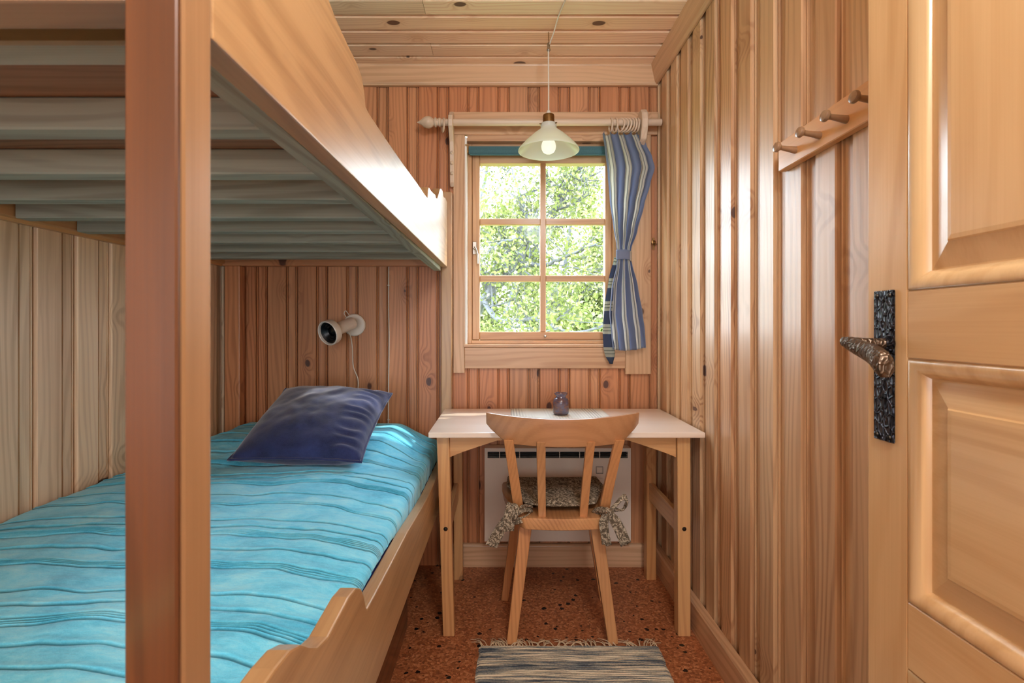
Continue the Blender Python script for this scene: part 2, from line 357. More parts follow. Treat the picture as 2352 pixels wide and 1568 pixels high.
# ------------------------------------------------------------------ mesh helpers
class MB:
    def __init__(s): s.v = []; s.f = []
    def add(s, vs, fs):
        b = len(s.v); s.v += [tuple(v) for v in vs]; s.f += [tuple(b+i for i in f) for f in fs]; return s
    def box(s, x0, x1, y0, y1, z0, z1):
        vs = [(x, y, z) for z in (z0, z1) for y in (y0, y1) for x in (x0, x1)]
        return s.add(vs, [(0, 2, 3, 1), (4, 5, 7, 6), (0, 1, 5, 4), (2, 6, 7, 3), (0, 4, 6, 2), (1, 3, 7, 5)])
    def hexa(s, bot, top):
        """bot/top: 4 points each, counter-clockwise seen from above"""
        return s.add(list(bot)+list(top), [(3, 2, 1, 0), (4, 5, 6, 7), (0, 1, 5, 4), (1, 2, 6, 5), (2, 3, 7, 6), (3, 0, 4, 7)])
    def beam(s, a, b, wa, ta, wb=None, tb=None, side=(1, 0, 0)):
        """square-section bar from a to b; w along side, t across"""
        wb = wa if wb is None else wb; tb = ta if tb is None else tb
        a = Vector(a); b = Vector(b); d = (b-a).normalized(); sd = Vector(side); sd = (sd-d*sd.dot(d)).normalized(); u = d.cross(sd)
        def q(c, w_, t_): return [c-sd*w_/2-u*t_/2, c+sd*w_/2-u*t_/2, c+sd*w_/2+u*t_/2, c-sd*w_/2+u*t_/2]
        return s.hexa(q(a, wa, ta), q(b, wb, tb))
    def prism(s, pts, axis, lo, hi):
        """pts 2D polygon; axis 'x': pts are (y,z); 'y': (x,z); 'z': (x,y)"""
        n = len(pts)
        def mk(p, t):
            return {'x': (t, p[0], p[1]), 'y': (p[0], t, p[1]), 'z': (p[0], p[1], t)}[axis]
        vs = [mk(p, lo) for p in pts]+[mk(p, hi) for p in pts]
        fs = [tuple(range(n))[::-1], tuple(range(n, 2*n))]+[(i, (i+1) % n, n+(i+1) % n, n+i) for i in range(n)]
        return s.add(vs, fs)
    def tube(s, pts, r, n=8, cap=True, closed=False):
        pts = [Vector(p) for p in pts]; rs = r if hasattr(r, '__len__') else [r]*len(pts)
        m = len(pts); rings = []; up = None
        for i, p in enumerate(pts):
            if closed: d = pts[(i+1) % m]-pts[i-1]
            else: d = pts[min(i+1, m-1)]-pts[max(i-1, 0)]
            d.normalize()
            if up is None: up = Vector((0, 0, 1)) if abs(d.z) < 0.9 else Vector((1, 0, 0))
            u = (up-d*up.dot(d)).normalized(); up = u; v = d.cross(u)
            rings.append([p+(u*math.cos(2*math.pi*k/n)+v*math.sin(2*math.pi*k/n))*rs[i] for k in range(n)])
        vs = [q for rg in rings for q in rg]; fs = []
        for i in range(m if closed else m-1):
            for k in range(n):
                a = i*n+k; b = i*n+(k+1) % n; j = (i+1) % m
                fs.append((a, b, j*n+(k+1) % n, j*n+k))
        if cap and not closed: fs += [tuple(range(n))[::-1], tuple((m-1)*n+k for k in range(n))]
        return s.add(vs, fs)
    def lathe(s, prof, origin=(0, 0, 0), axis=(0, 0, 1), n=32):
        """prof: list of (r, t) along the axis"""
        a = Vector(axis).normalized(); o = Vector(origin)
        up = Vector((1, 0, 0)) if abs(a.x) < 0.9 else Vector((0, 1, 0)); u = (up-a*up.dot(a)).normalized(); v = a.cross(u)
        vs = []; fs = []
        for (r, t) in prof:
            for k in range(n): vs.append(o+a*t+(u*math.cos(2*math.pi*k/n)+v*math.sin(2*math.pi*k/n))*max(r, 1e-5))
        for i in range(len(prof)-1):
            for k in range(n): fs.append((i*n+k, i*n+(k+1) % n, (i+1)*n+(k+1) % n, (i+1)*n+k))
        return s.add(vs, fs)
    def grid(s, P, closed_u=False):
        """P[i][j] points"""
        nu = len(P); nv = len(P[0]); vs = [p for row in P for p in row]
        fs = [(i*nv+j, ((i+1) % nu)*nv+j, ((i+1) % nu)*nv+j+1, i*nv+j+1) for i in range(nu if closed_u else nu-1) for j in range(nv-1)]
        return s.add(vs, fs)

ORG = {}
AX = {'x': (0, 1, 2), 'y': (1, 0, 2), 'z': (2, 0, 1)}
def build(name, mb, mat, parent=None, axis='x', bevel=0, smooth=False, attrs=None, seg=1, weld=False, kind=None, label=None, cat=None, group=None, solid=0, sharp=35):
    me = bpy.data.meshes.new(name)
    V = np.array([tuple(v) for v in mb.v], dtype=float)
    lo = V.min(0); hi = V.max(0); org = Vector(((lo[0]+hi[0])/2, (lo[1]+hi[1])/2, lo[2]))
    po = ORG[parent.name] if parent else Vector((0, 0, 0))
    me.from_pydata([tuple(v) for v in (V-np.array(org))], [], mb.f)
    if bevel or weld or solid:
        bm = bmesh.new(); bm.from_mesh(me)
        bmesh.ops.recalc_face_normals(bm, faces=bm.faces)
        if weld: bmesh.ops.remove_doubles(bm, verts=bm.verts, dist=1e-5)
        if bevel:
            es = [e for e in bm.edges if len(e.link_faces) == 2 and e.calc_face_angle(0) > 0.5]
            bmesh.ops.bevel(bm, geom=es, offset=bevel, segments=seg, profile=0.6, affect='EDGES', clamp_overlap=True)
        bm.to_mesh(me); bm.free()
    if mat: me.materials.append(mat)
    nv = len(me.vertices); co = np.empty(nv*3); me.vertices.foreach_get('co', co); co = co.reshape(-1, 3)+np.array(org)
    ai = AX[axis]; g = co[:, ai]
    a = me.attributes.new('gc', 'FLOAT_VECTOR', 'POINT'); a.data.foreach_set('vector', g.astype(np.float32).ravel())
    for k, vals in (attrs or {}).items():
        vals = np.array(vals, dtype=np.float32)
        if vals.ndim == 2:
            a = me.attributes.new(k, 'FLOAT_VECTOR', 'POINT'); a.data.foreach_set('vector', vals.ravel())
        else:
            a = me.attributes.new(k, 'FLOAT', 'POINT'); a.data.foreach_set('value', vals)
    if smooth:
        me.polygons.foreach_set('use_smooth', [True]*len(me.polygons))
        try: me.set_sharp_from_angle(angle=R(sharp))
        except Exception: pass
    me.update()
    o = bpy.data.objects.new(name, me); COL.objects.link(o)
    o.location = org-po
    if parent: o.parent = parent
    ORG[o.name] = org
    if solid:
        md = o.modifiers.new('thickness', 'SOLIDIFY'); md.thickness = solid; md.offset = 0
    return tag(o, label, cat, group, kind)
def tag(o, label=None, cat=None, group=None, kind=None):
    if label: o['label'] = label
    if cat: o['category'] = cat
    if group: o['group'] = group
    if kind: o['kind'] = kind
    return o
def thing(name, loc, label, cat, group=None, kind=None):
    o = bpy.data.objects.new(name, None); COL.objects.link(o); o.location = loc; o.empty_display_size = 0.05
    ORG[o.name] = Vector(loc); return tag(o, label, cat, group, kind)
def part_copy(src, delta, parent):
    c = src.copy(); COL.objects.link(c); c.parent = parent; c.location = src.location+Vector(delta)
    ORG[c.name] = ORG[src.name]+Vector(delta); return c

# ------------------------------------------------------------------ room constants
XL, XR, YF, YN, ZC = -1.262, 0.715, 2.40, 0.0, 2.29
PITCH, FACE = 0.130, 0.082
# window opening in the far wall
WX0, WX1, WZ0, WZ1 = -0.175, 0.562, 0.985, 2.020

def profile_pts(pitch, face, depth=0.016):
    """(u, d): u across the board, d how far it stands out of the backing (0.022 = face)"""
    t = 0.022; r = pitch-face
    m = (face+pitch)/2
    return [(0, t-depth+0.002), (0.0012, t-0.003), (0.004, t), (face-0.004, t), (face-0.0012, t-0.003), (face, t-depth-0.004),
            (face+0.0035, t-depth-0.004), (face+0.0040, t-depth+0.0065), (face+0.0060, t-depth+0.008), (face+0.0080, t-depth+0.0065), (face+0.0085, t-depth-0.002), (face+0.0110, t-depth-0.002), (face+0.0115, t-depth+0.003),
            (m, t-depth+0.0025),
            (pitch-0.0115, t-depth+0.003), (pitch-0.0110, t-depth-0.002), (pitch-0.0085, t-depth-0.002), (pitch-0.0080, t-depth+0.0065), (pitch-0.0060, t-depth+0.008), (pitch-0.0040, t-depth+0.0065), (pitch-0.0035, t-depth-0.004), (pitch-0.0005, t-depth-0.004), (pitch-0.0005, 0)]
def clip_prof(pts, lo, hi):
    out = []
    for (a, b) in zip(pts[:-1], pts[1:]):
        (u0, d0), (u1, d1) = a, b
        if u1 < lo or u0 > hi: continue
        if u1 > u0:
            f = lambda u: d0+(d1-d0)*(u-u0)/(u1-u0)
            if u0 < lo: u0, d0 = lo, f(lo)
            a2 = (u0, d0)
            if u1 > hi: u1, d1 = hi, f(hi)
            b2 = (u1, d1)
        else: a2, b2 = a, b
        if not out or out[-1] != a2: out.append(a2)
        out.append(b2)
    return out
def plank_mesh(mb, prof, place, z0, z1):
    """place(u, d, z) -> world; closed back"""
    P = [(prof[0][0], 0)]+list(prof)+([(prof[-1][0], 0)] if prof[-1][1] > 0 else [])
    n = len(P)
    vs = [place(u, d, z0) for u, d in P]+[place(u, d, z1) for u, d in P]
    fs = [(i, (i+1) % n, n+(i+1) % n, n+i) for i in range(n)]
    fs += [tuple(range(n))[::-1], tuple(range(n, 2*n))]
    return mb.add(vs, fs)

# ------------------------------------------------------------------ structure: floor, walls, ceiling
build('floor', MB().box(XL-0.05, 1.0, -2.6, YF+0.02, -0.05, 0), M['cork'], kind='structure')
build('ground', MB().box(-60, 60, -60, 60, -0.7, -0.55), M['hillgreen'], kind='structure')

TB = 0.022
# right wall: backing + planks running along y
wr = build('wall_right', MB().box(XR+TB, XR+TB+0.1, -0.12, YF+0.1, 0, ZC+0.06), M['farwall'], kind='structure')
pr = profile_pts(0.127, 0.077)
y = 1.117-0.127*9; first = None; k = 0
while y < YF:
    lo, hi = max(0, 0-y), min(0.127, YF-y)
    if hi > 0.004 and lo < hi:
        q = clip_prof(pr, lo, hi)
        mb = MB(); plank_mesh(mb, q, lambda u, d, z: (XR+TB-d, y+u, z), 0.0, ZC)
        if lo == 0 and hi == 0.127:
            if first is None: first = build('plank', mb, M['wall'], wr, axis='z'); fy = y
            else: part_copy(first, (0, y-fy, 0), wr)
        else: build('plank', mb, M['wall'], wr, axis='z')
    y += 0.127; k += 1

# left wall
wl = build('wall_left', MB().box(XL-TB-0.1, XL-TB, -0.12, YF+0.1, 0, ZC+0.06), M['leftwall'], kind='structure')
tb_ = 0.022
pl = [(0, 0.003), (0.0005, tb_-0.0025), (0.0025, tb_), (0.0775, tb_), (0.0795, tb_-0.0025), (0.080, 0.002), (0.0835, 0.002), (0.084, tb_-0.010), (0.0855, tb_-0.008), (0.0885, tb_-0.008), (0.0895, tb_-0.013), (0.0915, tb_-0.013), (0.0925, tb_-0.008),
      (0.1215, tb_-0.008), (0.1225, tb_-0.013), (0.1245, tb_-0.013), (0.1255, tb_-0.008), (0.1290, tb_-0.008), (0.1300, tb_-0.010), (0.1305, 0.002), (0.1355, 0.002), (0.1355, 0)]
y = 1.42-0.136*11; first = None
while y < YF:
    lo, hi = max(0, 0-y), min(0.136, YF-y)
    if hi > 0.004 and lo < hi:
        mb = MB(); plank_mesh(mb, clip_prof(pl, lo, hi), lambda u, d, z: (XL-TB+d, y+u, z), 0.0, ZC)
        if lo == 0 and hi == 0.136:
            if first is None: first = build('plank', mb, M['leftwall'], wl, axis='z'); fy = y
            else: part_copy(first, (0, y-fy, 0), wl)
        else: build('plank', mb, M['leftwall'], wl, axis='z')
    y += 0.136

# far wall with window hole
bk = MB(); yb0, yb1 = YF+TB, YF+TB+0.12
bk.box(XL-0.12, WX0, yb0, yb1, 0, ZC+0.06); bk.box(WX1, XR+0.12, yb0, yb1, 0, ZC+0.06)
bk.box(WX0, WX1, yb0, yb1, 0, WZ0); bk.box(WX0, WX1, yb0, yb1, WZ1, ZC+0.06)
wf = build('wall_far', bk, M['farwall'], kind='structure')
pf = profile_pts(0.139, 0.086, 0.009)
x = -1.0765-0.139*2; first = None
while x < XR:
    lo, hi = max(0, XL-x), min(0.139, XR-x)
    if hi > 0.004 and lo < hi:
        place = lambda u, d, z: (x+u, YF+TB-d, z)
        wlo, whi = max(lo, WX0-x), min(hi, WX1-x)
        if wlo < whi:
            mb = MB()
            plank_mesh(mb, clip_prof(pf, lo, hi), place, 0, WZ0); plank_mesh(mb, clip_prof(pf, lo, hi), place, WZ1, ZC)
            if wlo > lo+0.002: plank_mesh(mb, clip_prof(pf, lo, wlo), place, WZ0, WZ1)
            if whi < hi-0.002: plank_mesh(mb, clip_prof(pf, whi, hi), place, WZ0, WZ1)
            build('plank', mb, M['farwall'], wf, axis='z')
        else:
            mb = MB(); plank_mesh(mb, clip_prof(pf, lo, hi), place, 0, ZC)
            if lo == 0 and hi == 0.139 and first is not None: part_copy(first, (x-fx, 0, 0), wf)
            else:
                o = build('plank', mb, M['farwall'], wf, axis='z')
                if lo == 0 and hi == 0.139: first = o; fx = x
    x += 0.139

# right nib and header only; near wall left open to let fill light in
nb = MB(); nb.box(0.66, XR+0.12, -0.12, -0.02, 0, ZC+0.06); nb.box(XL-0.12, XR+0.12, -0.12, -0.02, ZC+0.025, 2.45)
build('wall_near', nb, M['farwall'], kind='structure')

# unseen hall box, added to keep sky light from flooding in
build('wall_sky_block', MB().box(XL-0.12, XR+0.12, -2.62, -2.52, 0, 2.45).box(XL-0.22, XL-0.12, -2.62, -0.12, 0, 2.45).box(XR+0.12, XR+0.22, -2.62, -0.12, 0, 2.45), M['wall'], kind='structure')
build('ceiling_sky_block', MB().box(XL-0.22, XR+0.22, -2.62, -0.02, 2.45, 2.50), M['ceil'], kind='structure')

# ceiling: boards running in x
ce = build('ceiling', MB().box(XL-0.12, XR+0.12, -0.12, YF+0.12, ZC+TB, ZC+0.08), M['ceil'], kind='structure')
P0 = 0.1015
def ceil_prof(p):
    t = TB; return [(0, t-0.009), (0.016, t-0.009), (0.0165, t-0.002), (0.019, t), (p-0.003, t), (p-0.0008, t-0.003), (p-0.0005, t-0.009), (p-0.0005, 0)]
yy = YF-P0*0.94; row = 0
cp = ceil_prof(P0)
joints = {1: -0.30, 4: -0.29, 7: 0.35, 10: -0.5, 13: 0.2, 16: -0.4}
while yy > -P0:
    lo = max(0, -0.02-yy); hi = min(P0, YF-yy)
    segs = [(XL, XR)]
    if row in joints: segs = [(XL, joints[row]-0.0006), (joints[row]+0.0006, XR)]
    for (a, b) in segs:
        mb = MB(); q = clip_prof(cp, lo, hi); Pq = [(q[0][0], 0)]+q+([(q[-1][0], 0)] if q[-1][1] > 0 else []); n = len(Pq)
        vs = [(a, yy+u, ZC+TB-d) for u, d in Pq]+[(b, yy+u, ZC+TB-d) for u, d in Pq]
        mb.add(vs, [(i, (i+1) % n, n+(i+1) % n, n+i) for i in range(n)]+[tuple(range(n))[::-1], tuple(range(n, 2*n))])
        build('board', mb, M['ceil'], ce, axis='x')
    yy -= P0; row += 1
# cornices
build('trim_1', MB().prism([(YF, 2.196), (YF-0.018, 2.196), (YF-0.024, 2.206), (YF-0.026, 2.284), (YF-0.030, ZC), (YF, ZC)], 'x', XL, XR), M['trim'], axis='x', kind='structure', bevel=0.0015)
build('trim_2', MB().prism([(XR, 2.200), (XR-0.010, 2.200), (XR-0.018, 2.210), (XR-0.034, 2.282), (XR-0.036, ZC), (XR, ZC)], 'y', 0, YF-0.02), M['trim'], axis='y', kind='structure', bevel=0.0015)
# baseboards
def bb(t): return [(0, 0), (t, 0), (t, 0.100), (t-0.006, 0.108), (0.0, 0.110)]
build('baseboard_right', MB().prism([(XR-a, b) for a, b in bb(0.028)], 'y', 0, YF), M['trim'], axis='y', kind='structure', bevel=0.001)
build('baseboard_far', MB().prism([(YF-a, b*0.95) for a, b in bb(0.020)], 'x', -0.27, XR-0.028), M['trim'], axis='x', kind='structure', bevel=0.001)
build('baseboard_left', MB().prism([(XL+a, b) for a, b in bb(0.020)], 'y', 0, YF), M['leftwall'], axis='y', kind='structure', bevel=0.001)

# ------------------------------------------------------------------ window_1
def PX(px, d=YF): return (px-1152)*d/1200
def PZ(py, d=YF): return 1.10+(748-py)*d/1200
win = thing('window_1', (0.19, YF, WZ0), 'six-pane pine casement window above the desk', None, kind='structure')
win['kind'] = 'structure'
y0, y1 = YF-0.022, YF
def wbox(name, x0, x1, z0, z1, ya, yb, ax, mat='trim', bev=0.002, par=None):
    return build(name, MB().box(x0, x1, ya, yb, z0, z1), M[mat], par or win, axis=ax, bevel=bev)
wbox('casing', PX(1042), PX(1068), PZ(856), PZ(313), y0, y1, 'z')
wbox('casing', PX(1434), PX(1492), PZ(858), PZ(313), y0-0.003, y1, 'z')
wbox('casing', PX(1061)+0.014, PX(1434)-0.0005, PZ(845), PZ(797), y0-0.002, y1, 'x')
wbox('casing', PX(1042), PX(1508), PZ(312), PZ(290), y0+0.004, y1, 'x')
wbox('head_board', PX(1042), PX(1508), PZ(289), PZ(262), y0-0.006, y1, 'x')
wbox('sill', PX(1066), PX(1436), PZ(796.5), PZ(790), YF-0.030, YF+0.03, 'x')
wbox('sill', WX0, WX1, WZ0, PZ(791), YF+0.0305, YF+0.14, 'x')
# jamb lining
JW = 0.012
wbox('jamb', WX0, PX(1073), PZ(793), PZ(318), YF-0.018, YF+0.13, 'z', 'jamb_bright', 0.001)
wbox('jamb', PX(1430), PX(1436), PZ(793), PZ(318), YF-0.018, YF+0.13, 'z', 'jamb_bright', 0.001)
wbox('jamb', PX(1073), PX(1430), PZ(326), WZ1-0.001, YF-0.010, YF+0.13, 'x', 'trim', 0.001)
# window frame (fixed) at y 2.44..2.50
fa, fb = YF+0.035, YF+0.105
F = 1.018                              # those pieces stand slightly further back
def QX(px): return (px-1152)*(YF+0.035)/1200
def QZ(py): return 1.10+(748-py)*(YF+0.035)/1200
fx0, fx1, fz0, fz1 = PX(1073), PX(1430), PZ(790), PZ(326)
wbox('window_frame', fx0, QX(1084), fz0, fz1, fa-0.01, fb, 'z', 'sash')
wbox('window_frame', QX(1406), fx1, fz0, fz1, fa-0.01, fb, 'z', 'sash')
wbox('window_frame', QX(1084), QX(1406), fz0, QZ(781), fa-0.02, fb, 'x', 'sash')
wbox('window_frame', QX(1084), QX(1406), QZ(352), fz1, fa-0.01, fb, 'x', 'sash')
# sash with panes
sash = build('sash', MB().box(QX(1084.3), QX(1102), fa, fb-0.02, QZ(780.5), QZ(352.5)), M['sash'], win, axis='z', bevel=0.003)
def sbox(name, a, b, c, d, ya, yb, ax, mat='sash', bev=0.002): return build(name, MB().box(a, b, ya, yb, c, d), M[mat], sash, axis=ax, bevel=bev)
sbox('stile', QX(1390), QX(1405.7), QZ(780.5), QZ(352.5), fa, fb-0.02, 'z')
sbox('sash_rail', QX(1102), QX(1390), QZ(780.5), QZ(762), fa, fb-0.02, 'x')
sbox('sash_rail', QX(1102), QX(1390), QZ(375), QZ(352.5), fa, fb-0.02, 'x')
sbox('muntin', QX(1241), QX(1254), QZ(762), QZ(375), fa+0.004, fb-0.03, 'z')
for (a, b) in ((1102, 1241), (1254, 1390)):
    for (c, d) in ((515, 501), (646, 632)):
        sbox('muntin', QX(a), QX(b), QZ(c), QZ(d), fa+0.006, fb-0.03, 'x')
for (a, b) in ((1102, 1241), (1254, 1390)):
    for (c, d) in ((501, 375), (632, 515), (762, 646)):
        sbox('pane', QX(a), QX(b), QZ(c), QZ(d), fa+0.022, fa+0.026, 'x', 'glass', 0)
# ironmongery
hm = MB(); xh = QX(1090); hm.box(xh-0.009, xh+0.009, fa-0.004, fa, QZ(584), QZ(555))
hp = build('handle_plate', hm, M['nickel'], win, bevel=0.0015)
hm = MB(); hm.tube([(xh, fa-0.004, QZ(571)), (xh, fa-0.024, QZ(570)), (xh+0.006, fa-0.030, QZ(574)), (xh+0.016, fa-0.030, QZ(588)), (xh+0.017, fa-0.028, QZ(607))], [0.006, 0.005, 0.005, 0.0045, 0.004], 10)
build('window_handle', hm, M['nickel'], win, smooth=True)
hm = MB(); hm.lathe([(0, 0), (0.006, 0), (0.006, 0.003), (0.0035, 0.006), (0.0035, 0.012), (0.0055, 0.015), (0.0045, 0.019), (0, 0.020)], (QX(1252), fa, QZ(772)), (0, -1, 0), 14)
build('stay_pin', hm, M['nickel'], win, smooth=True)

# small brass cleat on the wall right of the casing
cl = thing('wall_hook', (PX(1501), YF, PZ(570)), 'small brass hook on the plank wall right of the window casing', 'hook')
hm = MB(); hm.lathe([(0, 0), (0.010, 0), (0.010, 0.002), (0.004, 0.004), (0, 0.004)], (PX(1501), YF-0.0005, PZ(556)), (0, -1, 0), 16)
hm.box(PX(1501)-0.004, PX(1501)+0.004, YF-0.003, YF-0.0005, PZ(573), PZ(546))
build('hook_plate', hm, M['brass'], cl, weld=False)
hm = MB(); hm.tube([(PX(1501), YF-0.003, PZ(553)), (PX(1501), YF-0.018, PZ(556)), (PX(1501), YF-0.022, PZ(562)), (PX(1501), YF-0.018, PZ(567))], 0.0022, 8)
hm.tube([(PX(1494), YF-0.012, PZ(561)), (PX(1508), YF-0.012, PZ(561))], 0.002, 8)
build('hook_arm', hm, M['brass'], cl, smooth=True)

# roller blind
rb = thing('roller_blind', (PX(1250), YF+0.012, PZ(357)), 'rolled-up teal roller blind at the top of the window', 'blind')
hm = MB(); hm.lathe([(0, 0), (0.013, 0), (0.013, PX(1426)-PX(1077)), (0, PX(1426)-PX(1077))], (PX(1077), YF+0.008, PZ(342)), (1, 0, 0), 20)
build('roller', hm, M['blind'], rb, smooth=True)
hm = MB(); hm.grid([[(x_, YF-0.006+a, z_) for x_ in (PX(1077), PX(1426))] for a, z_ in ((0.0, PZ(337)), (-0.001, PZ(345)), (0.001, PZ(350)), (0.006, PZ(354)))])
build('cloth', hm, M['blind'], rb, solid=0.0015)
hm = MB(); hm.lathe([(0, 0), (0.004, 0), (0.004, PX(1424)-PX(1080)), (0, PX(1424)-PX(1080))], (PX(1080), YF, PZ(355)), (1, 0, 0), 10)
build('hem_bar', hm, M['blind'], rb, smooth=True)
hm = MB(); hm.box(PX(1073.5), PX(1076), YF-0.012, YF+0.02, PZ(352), PZ(332)); hm.lathe([(0, 0), (0.004, 0), (0.004, 0.006), (0, 0.006)], (PX(1071), YF-0.019, PZ(337)), (0, -1, 0), 12)
build('bracket', hm, M['brass'], rb)

# ------------------------------------------------------------------ curtain rod, brackets, rings
RY = 2.315; RZ = 1.10+(748-281)*RY/1200
def RX(px): return (px-1152)*RY/1200
cr_ = thing('curtain_rod', (RX(1240), YF, RZ), 'pale wooden curtain pole with a turned finial over the window', 'curtain rod')
hm = MB(); hm.lathe([(0, 0), (0.0150, 0), (0.0155, 0.002), (0.0155, RX(1519)-RX(1014)-0.003), (0.0145, RX(1519)-RX(1014)), (0, RX(1519)-RX(1014))], (RX(1014), RY, RZ), (1, 0, 0), 28)
build('rod', hm, M['rod'], cr_, axis='x', smooth=True)
fl = [(0, 0.108), (0.003, 0.104), (0.007, 0.096), (0.012, 0.088), (0.020, 0.078), (0.0255, 0.066), (0.0265, 0.056), (0.024, 0.046), (0.018, 0.037), (0.014, 0.033), (0.017, 0.031), (0.021, 0.027), (0.021, 0.022), (0.016, 0.019), (0.015, 0.014), (0.019, 0.011), (0.020, 0.006), (0.018, 0.002), (0.0155, 0.0), (0, -0.001)]
hm = MB(); hm.lathe(fl, (RX(1013.5), RY, RZ), (-1, 0, 0), 28); build('finial', hm, M['rod'], cr_, axis='x', smooth=True)
def bracket_poly():
    # side view (y, z): plate on the wall, arm reaching out round the rod, long wavy tail down
    z = lambda py: 1.10+(748-py)*2.34/1200
    return [(YF-0.026, z(425)), (YF-0.026, z(262)), (YF-0.060, z(256)), (RY-0.012, RZ+0.030), (RY-0.030, RZ+0.022), (RY-0.036, RZ), (RY-0.030, RZ-0.026),
            (RY-0.008, RZ-0.046), (YF-0.062, z(325)), (YF-0.052, z(345)), (YF-0.046, z(362)), (YF-0.044, z(395)), (YF-0.040, z(415))]
b1 = build('bracket', MB().prism(bracket_poly(), 'x', RX(1031), RX(1041)), M['rod'], cr_, axis='z', bevel=0.002)
b2 = build('bracket', MB().prism([(YF-0.026, RZ-0.10), (YF-0.026, RZ+0.03), (RY+0.01, RZ+0.052), (RY-0.02, RZ+0.050), (RY-0.040, RZ+0.030), (RY-0.046, RZ), (RY-0.042, RZ-0.035), (RY-0.02, RZ-0.08), (RY+0.02, RZ-0.10)], 'x', RX(1469), RX(1483)), M['rod'], cr_, axis='z', bevel=0.003)
for py in (350, 373, 397):
    hm = MB(); hm.lathe([(0, -0.0075), (0.0035, -0.0068), (0.0065, -0.004), (0.0075, 0), (0.0065, 0.004), (0.0035, 0.0068), (0, 0.0075)], (RX(1036), YF-0.048-0.004, 1.10+(748-py)*2.345/1200), (0, 0, 1), 14)
    build('bead', hm, M['rod'], cr_, smooth=True)
# rings
def ring_mesh(cx, tilt, r=0.0285, cz=RZ-0.0125, yo=0.0):
    c = Vector((cx, RY+yo, cz)); pts = []
    for k in range(28):
        a = 2*math.pi*k/28; p = Vector((0, math.cos(a)*r, math.sin(a)*r)); p = Matrix.Rotation(tilt, 3, 'Z') @ p
        pts.append(c+p)
    return MB().tube(pts, 0.0042, 10, closed=True)
build('curtain_ring', ring_mesh(RX(1018), 0.25), M['rod'], axis='x', smooth=True, label='single pale wooden ring left behind beside the pole finial', cat='ring')
rx = [1403, 1413, 1424, 1431, 1439, 1447, 1455, 1463]
til = [0.05, 0.2, 0.55, 0.7, 0.6, 0.5, 0.3, 0.1]
eyes = []
for i, (a, t_) in enumerate(zip(rx, til)):
    o = build('curtain_ring', ring_mesh(RX(a), t_), M['rod'], axis='x', smooth=True, label=['leftmost', 'second from the left', 'third from the left', 'fourth from the left', 'fourth from the right', 'third from the right', 'second from the right', 'rightmost'][i]+' pale wooden ring of the bunch above the striped curtain', cat='ring', group='rings bunched above the curtain')
    hm = MB(); xq = RX(a); zq = RZ-0.0125-0.0285
    hm.tube([(xq+0.003*math.cos(b), RY+0.0, zq-0.008+0.004*math.sin(b)) for b in [j*math.pi*2/10 for j in range(10)]], 0.0009, 6, closed=True)
    build('screw_eye', hm, M['brass'], o, smooth=True)

# ------------------------------------------------------------------ curtain
CY = 2.318
def interp(tab, z):
    for (z0, v0), (z1, v1) in zip(tab[:-1], tab[1:]):
        if z0 <= z <= z1: 
            t = (z-z0)/(z1-z0); t = t*t*(3-2*t)*0.5+t*0.5; return v0+(v1-v0)*t
    return tab[0][1] if z < tab[0][0] else tab[-1][1]
# rows by photo height -> metres (left, right edges)
Lt = [(306, 1381), (340, 1386), (400, 1393), (460, 1398), (520, 1406), (565, 1414), (588, 1418), (610, 1414), (660, 1402), (720, 1396), (770, 1401), (802, 1404)]
Rt = [(306, 1472), (330, 1482), (360, 1496), (384, 1502), (420, 1492), (470, 1478), (530, 1462), (570, 1449), (588, 1447), (610, 1451), (660, 1462), (720, 1472), (760, 1478), (797, 1481)]
main = thing('curtain', (0.53, CY, PZ(835, CY)), 'blue and cream striped curtain tied back at the right of the window', 'curtain')
NU, NVv = 150, 110
P = []; st = []
for j in range(NVv+1):
    py = 306+(800-306)*j/NVv
    l, r = interp(Lt, py), interp(Rt, py)
    tight = math.exp(-((py-588)/26.0)**2)
    row = []
    for i in range(NU+1):
        u = i/NU
        nf = 6.0
        fold = math.sin(2*math.pi*(nf*u+0.15*math.sin(py*0.012)))*0.5+0.35*math.sin(2*math.pi*(2.7*u+0.3))
        amp = 0.023*(1-0.78*tight)*(1 if py < 588 else 1.05)
        xw = l+(r-l)*(u+0.028*math.sin(2*math.pi*nf*u+1.2)*(1-tight))
        dy = -amp*fold-0.010*math.sin(math.pi*u)*tight
        sag = 0
        if py > 588: sag = 5*math.sin(math.pi*u*1.0+0.3)*(py-588)/212
        z_ = PZ(py+ (6*math.sin(2*math.pi*nf*u+2.0) if j == 0 else 0)*0.4 + sag*1.0, CY)
        row.append(((xw-1152)*CY/1200, CY+dy-0.004, z_)); st.append((u*0.62+0.02, (800-py)*0.002, 0))
    P.append(row)
build('drape', MB().grid(P), M['curtain'], main, smooth=True, attrs={'st': st}, solid=0.0012, sharp=80)
# tail hanging on the left, woven stripes crosswise
P = []; st = []
Tl = [(590, 1412), (640, 1400), (700, 1390), (760, 1386), (800, 1388), (815, 1391), (836, 1402)]
Tr = [(590, 1432), (640, 1416), (700, 1410), (760, 1406), (795, 1413), (815, 1414), (836, 1409)]
for j in range(41):
    py = 590+(836-590)*j/40; l, r = interp(Tl, py), interp(Tr, py); row = []
    for i in range(13):
        u = i/12
        row.append(((l+(r-l)*u-1152)*CY/1200, CY+0.012+0.006*math.sin(u*5+py*0.01), PZ(py, CY))); st.append(((836-py)*0.0024*1.6, u*0.05, 0))
    P.append(row)
build('tail', MB().grid(P), M['curtain_back'], main, smooth=True, attrs={'st': st}, solid=0.0012, sharp=80)
